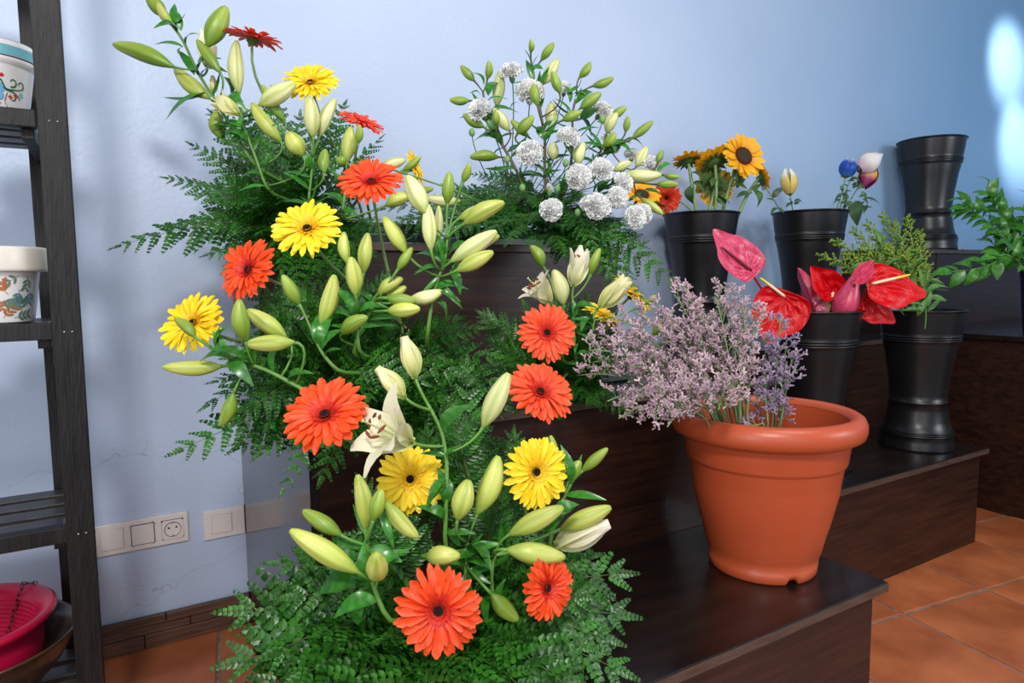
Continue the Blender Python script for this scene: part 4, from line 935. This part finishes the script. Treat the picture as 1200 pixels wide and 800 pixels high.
fronds('B2', (385, 430, 1.24), [(285, 330, 1.16), (305, 352, 1.14), (330, 330, 1.17), (365, 345, 1.16), (400, 350, 1.16), (440, 350, 1.17), (290, 395, 1.12), (320, 378, 1.12), (350, 388, 1.12), (385, 375, 1.14), (430, 400, 1.14), (460, 385, 1.16), (300, 425, 1.10), (262, 420, 1.14), (270, 500, 1.08), (345, 450, 1.08), (490, 410, 1.16), (455, 320, 1.2), (420, 320, 1.2), (500, 450, 1.12), (540, 440, 1.14)], 'mid-green fern frond among the buds of the middle left display', 'inner fern fronds of the middle left display', wmin=.13, npair=9, lib=PINB)
for bx, by, bd, tx, ty, td in ((545, 640, 1.12, 548, 420, 1.14), (520, 640, 1.12, 500, 500, 1.1), (590, 640, 1.14, 602, 505, 1.14), (560, 600, 1.1, 525, 470, 1.12), (500, 700, 1.05, 420, 560, 1.08), (560, 680, 1.08, 590, 560, 1.1), (470, 700, 1.02, 455, 600, 1.0)):
    frond('upright fern frond standing between the lower gerberas', 'upright fern fronds', at(bx, by, bd), at(tx, ty, td), .15, cv((U(-.3, .3), .1, 1)), sag=.04)
fronds('C', (520, 720, 1.08), [(316, 660, .92, .5, .3, 'broad glossy fern frond standing up at the lower left corner'), (268, 716, .90), (266, 778, .86), (300, 812, .84), (352, 645, .98), (398, 640, 1.0), (340, 800, .82), (385, 822, .80), (440, 836, .80), (500, 840, .80), (560, 835, .82), (620, 815, .86), (680, 815, .90), (736, 790, .96), (722, 752, .98), (738, 722, 1.0), (736, 672, 1.04), (700, 650, 1.08), (655, 640, 1.08), (610, 640, 1.06),
       (335, 700, .92), (385, 690, .92), (370, 745, .86), (440, 755, .86), (450, 665, .96), (560, 690, .96), (600, 760, .90), (640, 790, .92), (690, 700, .99), (540, 640, 1.02), (690, 760, .97), (310, 770, .87), (295, 740, .9)],
       'dark green fern frond in the bottom display', 'fern fronds of the bottom display', wf=.8, wmin=.17, wmax=.26, npair=8, lib=PINB)
fronds('D', (655, 445, 1.60), [(562, 366, 1.50), (572, 398, 1.46), (566, 430, 1.44), (585, 462, 1.42), (612, 352, 1.52), (648, 335, 1.54), (690, 345, 1.54), (722, 390, 1.46), (730, 430, 1.40), (742, 488, 1.36, .4), (700, 475, 1.36), (655, 490, 1.38), (610, 475, 1.40), (600, 430, 1.42), (680, 410, 1.42), (700, 440, 1.38), (660, 380, 1.46), (635, 420, 1.44), (720, 460, 1.36), (620, 380, 1.48), (745, 410, 1.46), (685, 375, 1.48), (640, 360, 1.5)],
       'dark green fern frond in the display left of the statice', 'fern fronds beside the statice', wf=.6)
fronds('E', (640, 252, 1.84), [(799, 338, 1.58, .42, .3, 'long fern frond hanging over the right end of the tallest step'), (753, 350, 1.58), (722, 332, 1.58), (692, 322, 1.56), (662, 300, 1.56), (630, 294, 1.56), (592, 288, 1.56), (556, 284, 1.58), (516, 284, 1.60), (478, 280, 1.64), (440, 272, 1.68), (446, 246, 1.76), (486, 240, 1.78), (520, 216, 1.82), (552, 204, 1.86), (582, 196, 1.86), (600, 225, 1.7), (560, 245, 1.68), (620, 260, 1.60), (660, 265, 1.6), (700, 270, 1.6), (735, 285, 1.6), (770, 305, 1.6), (700, 300, 1.57), (590, 262, 1.62), (540, 265, 1.64), (500, 262, 1.66), (680, 235, 1.7), (460, 262, 1.68), (740, 320, 1.6), (640, 225, 1.72), (720, 255, 1.68)],
       'green fern frond under the white carnations', 'fern fronds under the white carnations', wf=.42)

# trays with foam under the arrangements
for k, lab in (('A', 'dark green foam tray hidden in the upper left display'), ('B', 'dark green foam tray hidden in the middle left display'), ('C', 'dark green foam tray hidden in the bottom display'), ('D', 'dark green foam tray hidden in the display left of the statice'), ('E', 'dark green foam tray under the white carnations')):
    p = BASE[k]; zt = {'A': 1.095, 'E': 1.095, 'B': .73, 'D': .73, 'C': .36}[k]
    t = thing('flower_tray', lab, 'tray', (p.x, p.y, zt)); hx = .19 if k in 'AE' else .13
    mb = MB(); mb.box((-hx, -.065, 0), (hx, .065, .028)); part(mb, 'tray', 'tray', t, False, world=False, bevel=.006)
    mb = MB(); mb.box((-hx+.015, -.05, .02), (hx-.015, .05, .055)); part(mb, 'foam', 'foam', t, False, world=False, bevel=.006)

# ------------------------------------------------------------------ sunflowers
mb = MB()
for i in range(14):
    a = 2*math.pi*i/14+.1; d = V((math.cos(a), math.sin(a), 0)); s = V((-math.sin(a), math.cos(a), 0))
    mb.add([d*.2-s*.08+V((0,0,-.12)), d*.2+s*.08+V((0,0,-.12)), d*.62+s*.10+V((0,0,-.10)), d*.95+V((0,0,-.2)), d*.62-s*.10+V((0,0,-.10))], [(0,1,2,3,4)])
mb.lathe([(0,-.25),(.15,-.24),(.34,-.16),(.42,-.06),(.40,0),(0,0)], 20); SBACK = mb.mesh('sepals', 'sepal')
mb = MB(); mb.lathe([(.40,0),(.38,.07),(.28,.10),(.20,.085)], 28)
for i in range(150):
    a = i*2.4; r_ = .2+.19*math.sqrt((i+.5)/150); p = V((r_*math.cos(a), r_*math.sin(a), .075)); mb.tube([p, p+V((0, 0, .03))], [.013, .006], 4)
SRING = mb.mesh('seed_ring', 'sun_ring')
mb = MB(); mb.lathe([(.22,.09),(.15,.095),(.08,.075),(0,.06)], 24); SMID = mb.mesh('disc_centre', 'sun_mid')
SLEAF = [leaf_mesh('leaf', 'sepal', .6, .4), leaf_mesh('leaf', 'sepal', .5, .1)]
def sunflower(label, x, y, dpx, d, n3, px0, base=(1.93, 1.84, .85), petals=20):
    n = cv(n3).normalized(); head = at(x, y, d); rad = dpx*.5/CF*d; b = V(base)+V((U(-.03, .03), U(-.03, .03), 0))
    t = thing('sunflower', label, 'flower', b, None)
    rim = at(px0, 250, 2.52); mb = MB(); hb = head-n*rad*.22; mb.tube([b]+bez2(rim, rim.lerp(hb, .6)-n*.02, hb, 8), .0062, 8); part(mb, 'stem', 'gstem', t)
    Rm = frame(n, RT); loc = head-b
    for ring in (0, 1):
        for i in range(petals if ring == 0 else petals-6):
            a = 2*math.pi*(i+.5*ring)/(petals-6*ring)+U(-.1, .1); e = math.radians(U(0, 14)+ring*9)
            q = Rm @ Matrix.Rotation(a, 3, 'Z') @ Matrix.Rotation(-e, 3, 'Y') @ Matrix.Rotation(U(-.3, .3), 3, 'X')
            off = Rm @ V((.37*rad*math.cos(a), .37*rad*math.sin(a), .0)); link('petal', random.choice(PET_S), t, loc+off, q, rad*.64*U(.88, 1.08))
    link('seed_ring', SRING, t, loc, Rm, rad); link('disc_centre', SMID, t, loc, Rm, rad); link('sepals', SBACK, t, loc, Rm, rad)
    for k in range(3):
        p = rim.lerp(head, U(.5, .8)); put_leaf(t, p, p+(RT*U(-1, 1)-UP*U(.1, .9)-FW*U(-.2, .6)).normalized()*U(.05, .08), lib=SLEAF)
sunflower('largest sunflower with its dark face towards us', 871, 183, 56, 2.47, (.32, .22, .9), 846)
sunflower('sunflower seen from behind, left of the largest one', 836, 190, 46, 2.50, (-.25, .75, -.45), 838)
sunflower('sunflower tilted away at the far left of the bucket', 806, 188, 38, 2.50, (-.15, .92, -.2), 816)
sunflower('low sunflower facing away in the middle of the bunch', 838, 218, 46, 2.55, (.1, -.1, -.95), 830)
sunflower('small sunflower drooping at the right of the bunch', 893, 207, 32, 2.5, (.85, .3, .1), 866)
sunflower('drooping sunflower half hidden behind the carnations', 752, 228, 44, 2.35, (.1, .55, .6), 785)

# ------------------------------------------------------------------ roses in the second bucket
def shell(i):
    mb = MB(); vs = []; nl = 7
    for a_ in range(nl+1):
        t_ = a_/nl
        r_ = (.18+.36*math.sin(math.pi*min(1, t_*.94+.05)))*(1+.05*i)
        for k in range(6):
            th = (k/5-.5)*2.2*(1-.55*t_**3)
            z = t_*(1-.0)-.10*(abs(k-2.5)/2.5)**2*t_
            vs.append((r_*math.cos(th)+.012*i, r_*math.sin(th), z))
    fs = [(a_*6+k, a_*6+k+1, (a_+1)*6+k+1, (a_+1)*6+k) for a_ in range(nl) for k in range(5)]
    mb.add(vs, fs); return mb
RBASE = V((2.475, 1.76, .85))
def rose(label, x0, y0, x1, y1, w_, d, m, rimx, leaves):
    p = at(x0, y0, d); q = at(x1, y1, d); ax = q-p; L = ax.length; ax.normalize(); wd = w_/CF*d
    b = RBASE+V((U(-.03, .03), U(-.03, .03), 0)); t = thing('rose', label, 'rose', b)
    rim = at(rimx, 252, 2.74); mb = MB(); mb.tube([b]+bez2(rim, p-ax*.05-UP*.01, p, 8), .0026, 6); part(mb, 'stem', 'stem', t)
    Rm = frame(ax)
    for i in range(6):
        me = shell(i % 3); me = me.mesh('petal', m)
        link('petal', me, t, p-b, Rm @ Matrix.Rotation(i*2.1, 3, 'Z'), (wd*.92, wd*.92, L*(1-.03*i)))
    mb = MB(); mb.lathe([(0,-.1),(.1,-.08),(.16,0),(.1,.05),(0,.05)], 10)
    for k in range(5):
        a = k*1.257; dd = V((math.cos(a), math.sin(a), 0)); s = V((-math.sin(a), math.cos(a), 0)); mb.add([dd*.12-s*.07, dd*.12+s*.07, dd*.42+V((0,0,.25))], [(0,1,2)])
    o = link('calyx', mb.mesh('calyx', 'roleaf'), t, p-b, Rm, (wd, wd, L*.8))
    for lx, ly, tx, ty in leaves: put_leaf(t, at(lx, ly, d), at(tx, ty, d+U(-.03, .03)), lib=RLEAF, wsc=1.1)
RLEAF = [leaf_mesh('leaf', 'roleaf', .5, .3), leaf_mesh('leaf', 'roleaf', .42, .1)]
rose('yellow rose bud with white tip standing alone', 926, 227, 922, 196, 18, 2.72, 'rose_y', 931, [(930, 237, 921, 242), (930, 236, 943, 237), (929, 238, 924, 233), (931, 240, 937, 236)])
rl = lambda n: [(lambda x, y: (x, y, x+U(-14, 14), y+U(-8, 10)))(U(985, 1018), U(208, 245)) for _ in range(n)]
rose('blue rose bud with white streak', 991, 207, 996, 184, 18, 2.72, 'rose_b', 978, rl(14))
rose('white and pink rose bud leaning right', 1006, 198, 1033, 181, 24, 2.72, 'rose_w', 982, rl(14)+[(1015, 232, 1032, 238), (1005, 235, 1003, 262)])
rose('yellow and purple rose bud hanging point-down under the white one', 1022, 195, 1010, 222, 20, 2.74, 'rose_m', 985, rl(12))
b = RBASE; t = thing('leafy_sprig', 'thin leafy green sprig without bloom left of the yellow rose', 'sprig', b)
mb = MB(); mb.tube([b, at(917, 252, 2.72), at(908, 236, 2.68), at(900, 224, 2.65), at(896, 217, 2.65)], .0022, 6); part(mb, 'stem', 'stem', t)
for l_ in ((905, 232, 915, 219), (908, 236, 898, 232), (912, 243, 919, 249), (899, 222, 893, 222), (912, 244, 903, 249), (915, 220, 911, 228)): put_leaf(t, at(l_[0], l_[1], 2.67), at(l_[2], l_[3], 2.66), lib=RLEAF)

# ------------------------------------------------------------------ anthuriums
def spathe_mesh(m, fold=0.0, cup=.12):
    """heart: stem notch at the origin, tip along +X; Z is the face"""
    mb = MB(); NR, NA = 14, 64; vs = [(0.0, 0, 0)]; fs = []
    def heart(a):
        # polar about (0.38,0)
        r_ = .52*(1+.10*math.cos(2*a)) ; x = .40+r_*math.cos(a)*.98; y = r_*.92*math.sin(a)
        if math.cos(a) > .75: k = (math.cos(a)-.75)/.25; x += .22*k**2.2; y *= 1-.3*k
        if math.cos(a) < -.6: k = (-math.cos(a)-.6)/.4; x += .16*k**1.5
        return x, y
    vs = []
    for i in range(NR+1):
        t_ = i/NR
        for k in range(NA):
            a = 2*math.pi*k/NA; hx, hy = heart(a); cx_, cy_ = .14, 0
            x = cx_+(hx-cx_)*t_; y = cy_+(hy-cy_)*t_
            z = cup*t_*t_*(.6-.9*math.cos(a)*.4) + .03*math.sin(a*8)*t_*(1-t_)*2.6+.018*math.sin(t_*14+a*3) + fold*abs(y)*1.6
            vs.append((x, y*(1-fold*.45), z))
    for i in range(NR):
        for k in range(NA): fs.append((i*NA+k, i*NA+(k+1) % NA, (i+1)*NA+(k+1) % NA, (i+1)*NA+k))
    mb.add(vs, fs); return mb.mesh('spathe', m)
SP = {('r', 0): spathe_mesh('anth_r'), ('p', 0): spathe_mesh('anth_p', 0, .10), ('p', 1): spathe_mesh('anth_p', .55, .1), ('r', 1): spathe_mesh('anth_r', .25, .2)}
AB = V((1.975, 1.385, .45))
def anthurium(label, nx, ny, tx, ty, n3, sizepx, d, key, spad, stem_m='astem', dz=0, width=1.0, rimx=None):
    """nx,ny = stem joint; tx,ty sets the tip direction"""
    p = at(nx, ny, d); q = at(tx, ty, d+dz); x = (q-p).normalized(); n = cv(n3); n = (n-x*n.dot(x)).normalized()
    s = sizepx/CF*d; b = AB+V((U(-.03, .03), U(-.03, .03), 0)); t = thing('anthurium', label, 'flower', b)
    Q = Matrix((x, n.cross(x), n)).transposed(); link('spathe', SP[key], t, p-b-x*s*.12, Q, (s, s*width, s))
    rim = at(rimx or (nx*.5+477), 380, 2.18+U(-.04, .04)); mb = MB(); mb.tube([b]+bez2(rim, p.lerp(rim, .4)-n*.02, p-n*.002, 8), .0036, 7); part(mb, 'stem', stem_m, t)
    if spad:
        sx, sy, m = spad; e = at(sx, sy, d)+n*s*.10; o = p+n*.003; mb = MB(); ax = e-o; L = ax.length
        mb.tube([(0,0,0),(0,0,.1*L),(0,0,.5*L),(0,0,.85*L),(0,0,.97*L),(0,0,L)], [.0035,.0048,.0046,.0038,.0028,.001], 10)
        mb.v = [(a_, b_, c_/L) for a_, b_, c_ in mb.v]
        link('spadix', mb.mesh('spadix', m), t, o-b, frame(ax), (1, 1, L))
anthurium('pink-red anthurium held highest at the left, with dark maroon spadix', 880, 317, 833, 268, (.1, .25, .95), 62, 2.1, ('p', 0), (842, 291, 'spadix_d'), 'rstem', width=.92, rimx=925)
anthurium('glossy red anthurium in front at the left of the bucket, yellow-tipped spadix', 920, 348, 905, 385, (-.1, .1, 1), 56, 2.06, ('r', 0), (889, 326, 'spadix'), 'rstem', width=1.35, rimx=925)
anthurium('pink anthurium standing pointed behind the left red one', 944, 368, 931, 308, (.45, .1, .7), 52, 2.2, ('p', 1), None, 'rstem', rimx=935)
anthurium('red anthurium seen from behind in the middle of the bucket', 976, 342, 958, 322, (-.1, -.15, .9), 38, 2.16, ('r', 1), (973, 352, 'spadix'), 'astem', width=1.15, rimx=969)
anthurium('largest glossy red anthurium at the right, long cream spadix', 1020, 333, 1080, 345, (-.05, .3, .95), 62, 2.08, ('r', 0), (1063, 324, 'spadix'), 'rstem', width=1.0, rimx=985)
anthurium('red anthurium hanging below the largest one', 1012, 352, 1045, 376, (.0, -.1, 1), 42, 2.14, ('r', 0), None, 'rstem', width=1.0, rimx=985)
anthurium('pink anthurium back half hidden above the largest red one', 1003, 330, 1022, 306, (-.2, .2, .9), 30, 2.05, ('p', 1), None, 'rstem', rimx=985)
# rolled pink spathe
b = AB+V((.02, -.02, 0)); t = thing('anthurium', 'rolled pink anthurium, a closed pointed drop at the bucket rim', 'flower', b)
p = at(983, 376, 2.12); q = at(1008, 308, 2.08); ax = q-p; L = ax.length; mb = MB(); vs = []; NA = 28
prof = [.35,.62,.82,.94,1,.99,.93,.83,.70,.56,.42,.29,.17,.08,.02]
for i, r_ in enumerate(prof):
    for k in range(NA):
        a = 2*math.pi*k/(NA-1)*1.12; rr = r_*(.5+.05*k/NA); vs.append((rr*math.cos(a), rr*math.sin(a)*.8, i/14))
mb.add(vs, [(i*NA+k, i*NA+k+1, (i+1)*NA+k+1, (i+1)*NA+k) for i in range(14) for k in range(NA-1)])
link('spathe', mb.mesh('spathe', 'anth_p'), t, p-b, frame(ax, FW), (.088, .088, L))
mb = MB(); mb.tube([b, p-V((0, 0, .02)), p+ax*.05], .0036, 6); part(mb, 'stem', 'rstem', t)

# ------------------------------------------------------------------ statice bunch in the terracotta pot
def floret(mb, p, d, l, r_):
    a = d.orthogonal().normalized(); c_ = d.cross(a); q = p+d*l
    ring = [p+(a*math.cos(k*2.094)+c_*math.sin(k*2.094))*r_ for k in range(3)]; ring2 = [q+(a*math.cos(k*2.094)+c_*math.sin(k*2.094))*r_*1.25 for k in range(3)]
    mb.add([p-d*l*.3]+ring+ring2, [(0, 2, 1), (0, 3, 2), (0, 1, 3), (1, 2, 5, 4), (2, 3, 6, 5), (3, 1, 4, 6), (4, 5, 6)])
PB = V((PX, PY, PZ))
def statice(hx, hy, hd, bx, by, spread, violet=False, n=9, curl=.4):
    b = PB+V((U(-.03, .06), U(-.03, .05), .03)); t = thing('statice_sprig', 'branching pink statice sprig in the large terracotta pot' if not violet else 'branching violet-tinged statice sprig in the large terracotta pot', 'flower', b,
              'pink statice sprigs' if not violet else 'violet statice sprigs')
    rim = at(bx, by-22, 1.36+U(-.05, .08)); head = at(hx, hy, hd)
    L = (head-rim).length; mid = rim.lerp(head, .5)+V((0, 0, 1))*L*curl*.5
    pts = [b]+bez2(rim, mid, head, 12); mb = MB(); mb.tube(pts, [.0017]*4+[.0014]*(len(pts)-4), 4); fl_ = MB()
    for i in range(n):
        k = 5+int((len(pts)-6)*(i+.5)/n); p = pts[k]; tg = (pts[min(k+1, len(pts)-1)]-pts[k-1]).normalized()
        s = Quaternion(tg, U(0, 6.28))@tg.orthogonal().normalized(); dr = (tg*.8+s*.8+V((0, 0, .25))).normalized(); bl = spread*U(.5, 1)*(1.05-.5*i/n)
        e = p+dr*bl; c_ = p+dr*bl*.5+V((0, 0, .01)); br = bez2(p, c_, e, 4); mb.tube(br, .0009, 3, False)
        for j in range(4):
            q = br[1+j % 4]; s2 = Quaternion(dr, U(0, 6.28))@dr.orthogonal().normalized(); d2 = (dr*.7+s2*.7+V((0, 0, .2))).normalized(); tl = U(.010, .026); e2 = q+d2*tl
            mb.tube([q, e2], .0006, 3, False)
            s3 = d2.orthogonal().normalized()
            for m_ in range(4):
                pp = q.lerp(e2, .35+.17*m_); sd = Quaternion(d2, m_*2.4+i)@s3
                floret(fl_, pp, (sd*.8+d2*.6+V((0, 0, .35))).normalized(), U(.006, .010), .0015)
    part(mb, 'branches', 'sstem', t); part(fl_, 'florets', 'stat_v' if violet else 'stat', t, False, kind='stuff')
hs = [(676, 440), (690, 410), (700, 395), (722, 372), (742, 365), (765, 362), (790, 345), (800, 335), (815, 360), (838, 348), (850, 335), (870, 360), (885, 368), (720, 400), (735, 430), (712, 470), (745, 465), (765, 430), (775, 400), (800, 390), (820, 400), (840, 390), (865, 395), (790, 430), (815, 435), (840, 430), (760, 490), (775, 465), (800, 470), (825, 470), (782, 500), (850, 455), (735, 448), (755, 395), (786, 372), (700, 430), (828, 372), (770, 445), (725, 490), (842, 480), (870, 430), (780, 485)]
for i, (x, y) in enumerate(hs):
    statice(x, y, 1.36-(.22 if y > 450 else .1)*((y-340)/160)+U(-.04, .04), 842+(x-780)*.30+U(-12, 12), 512+U(-6, 6), .055, n=9, curl=.5)
for x, y, bx in ((915, 372, 905), (922, 396, 912), (896, 392, 900), (910, 410, 908), (928, 420, 915), (905, 470, 905), (885, 470, 895), (895, 440, 900), (915, 480, 912), (880, 500, 895)):
    statice(x, y, 1.32, bx, 518, .035, True, n=6, curl=.1)

# ------------------------------------------------------------------ goldenrod
GB = V((2.53, 1.325, .45)); GLEAF = [leaf_mesh('leaf', 'gleaf', .22, .2), leaf_mesh('leaf', 'gleaf', .26, .4)]
def goldenrod(hx, hy, d, bx, leaves):
    b = GB+V((U(-.03, .03), U(-.03, .03), 0)); t = thing('goldenrod_sprig', 'feathery yellow-green goldenrod sprig in the black bucket', 'flower', b, 'goldenrod sprigs')
    rim = at(bx, 372, 2.35); head = at(hx, hy, d); L = (head-rim).length; pts = bez2(rim, rim.lerp(head, .5)+V((0, 0, L*.18)), head, 12)
    mb = MB(); mb.tube([b]+pts, .0018, 5); fl_ = MB()
    for i in range(26):
        s = .35+.65*(i+.5)/26; k = min(11, int(s*12)); p = pts[k].lerp(pts[k+1], s*12-k); tg = (pts[k+1]-pts[k]).normalized()
        sd = Quaternion(tg, i*2.4)@tg.orthogonal().normalized(); dr = (tg*.8+sd*.7).normalized(); bl = .055*(1.15-s)*U(.8, 1.3)+.010; e = p+dr*bl; mb.tube([p, e], .0008, 3, False)
        for j in range(9):
            q = p.lerp(e, .2+.8*j/8); s2 = Quaternion(dr, j*2.2)@dr.orthogonal().normalized(); floret(fl_, q, (s2+dr*.5+V((0, 0, .3))).normalized(), U(.004, .007), .0022)
    part(mb, 'branches', 'stem', t); part(fl_, 'florets', 'gold', t, False, kind='stuff')
    for i in range(leaves):
        p = pts[int(U(1, 9))]; dr = (RT*U(-1, 1)+UP*U(-.1, .8)-FW*U(-.3, .7)).normalized(); put_leaf(t, p, p+dr*U(.04, .08), lib=GLEAF)
for a in ((962, 300, 2.3, 1062, 3), (978, 282, 2.4, 1064, 3), (1000, 270, 2.42, 1068, 4), (1016, 262, 2.45, 1070, 5), (1034, 252, 2.48, 1072, 5), (1048, 262, 2.45, 1075, 5), (1064, 256, 2.45, 1078, 5), (1078, 274, 2.42, 1080, 5), (1082, 312, 2.36, 1086, 5), (1010, 290, 2.38, 1070, 5), (1040, 290, 2.35, 1074, 5), (990, 300, 2.38, 1066, 4), (1060, 300, 2.35, 1078, 5), (1028, 280, 2.45, 1072, 5), (1070, 290, 2.45, 1080, 5)):
    goldenrod(*a)
t = thing('leafy_sprig', 'broad-leaved green sprig at the right of the goldenrod bucket', 'sprig', GB)
mb = MB(); mb.tube([GB, at(1085, 372, 2.3), at(1084, 340, 2.28), at(1088, 315, 2.28)], .0025, 6); part(mb, 'stem', 'stem', t)
for l_ in ((1084, 345, 1110, 332), (1086, 348, 1110, 350), (1086, 330, 1092, 320), (1083, 352, 1068, 340), (1084, 360, 1092, 340), (1080, 365, 1070, 352), (1078, 368, 1062, 360), (1085, 338, 1078, 318), (1086, 352, 1100, 346), (1075, 370, 1085, 350)):
    put_leaf(t, at(l_[0], l_[1], 2.28), at(l_[2], l_[3], 2.26), wsc=1.2, lib=GLEAF)

# ------------------------------------------------------------------ ruscus in the navy vase
RL = [leaf_mesh('leaf', 'rleaf', .50, .3), leaf_mesh('leaf', 'rleaf', .56, .1), leaf_mesh('leaf', 'rleaf', .46, .5)]
RB = V((3.30, 1.245, .78))
def ruscus(label, path, d, n, lp=15, extra=()):
    b = RB+V((U(-.02, .02), U(-.02, .02), 0)); t = thing('ruscus_sprig', label, 'sprig', b)
    nodes = [at(x, y, d) for x, y in path]; pts = [b, at(1204, 312, 2.72)]
    for i in range(len(nodes)-1):
        for k in range(4): pts.append(nodes[i].lerp(nodes[i+1], k/4))
    pts.append(nodes[-1])
    for _ in range(2): pts = [pts[0]] + [(pts[i-1]+pts[i]*2+pts[i+1])/4 for i in range(1, len(pts)-1)] + [pts[-1]]
    mb = MB(); mb.tube(pts, .0022, 6); part(mb, 'stem', 'stem', t); vis = pts[2:]
    for i in range(n):
        k = int((len(vis)-1)*i/(n-1)); p = vis[k]; tg = (vis[min(k+1, len(vis)-1)]-vis[max(k-1, 0)]).normalized(); s = (RT.cross(tg)*0+(-FW).cross(tg)).normalized()*(1 if i % 2 else -1)
        dr = (tg*.75+s*U(.5, 1)-FW*U(-.5, .5)).normalized() if i < n-1 else tg
        L = lp/CF*d*U(.8, 1.3); put_leaf(t, p, p+dr*L, lib=RL, nrm=-FW*.7+UP*.6+RT*U(-.5, .5))
ruscus('leafy green sprig rising highest from the navy vase', [(1198, 300), (1180, 265), (1165, 242), (1156, 222)], 2.65, 28, 18)
ruscus('leafy green sprig leaning left from the navy vase over the dark box', [(1195, 300), (1170, 270), (1145, 250), (1128, 240)], 2.6, 26, 18)
ruscus('leafy green sprig hanging low and furthest left from the navy vase', [(1195, 305), (1175, 296), (1166, 308), (1145, 315), (1116, 318)], 2.5, 20, 19)
ruscus('leafy green sprig bushy above the navy vase', [(1198, 305), (1190, 285), (1180, 262)], 2.7, 24, 18)
ruscus('leafy green sprig cut off by the right edge', [(1202, 305), (1206, 270), (1200, 240)], 2.6, 16, 18)
ruscus('short leafy green sprig over the vase rim', [(1196, 308), (1180, 300), (1165, 290)], 2.62, 22, 18)
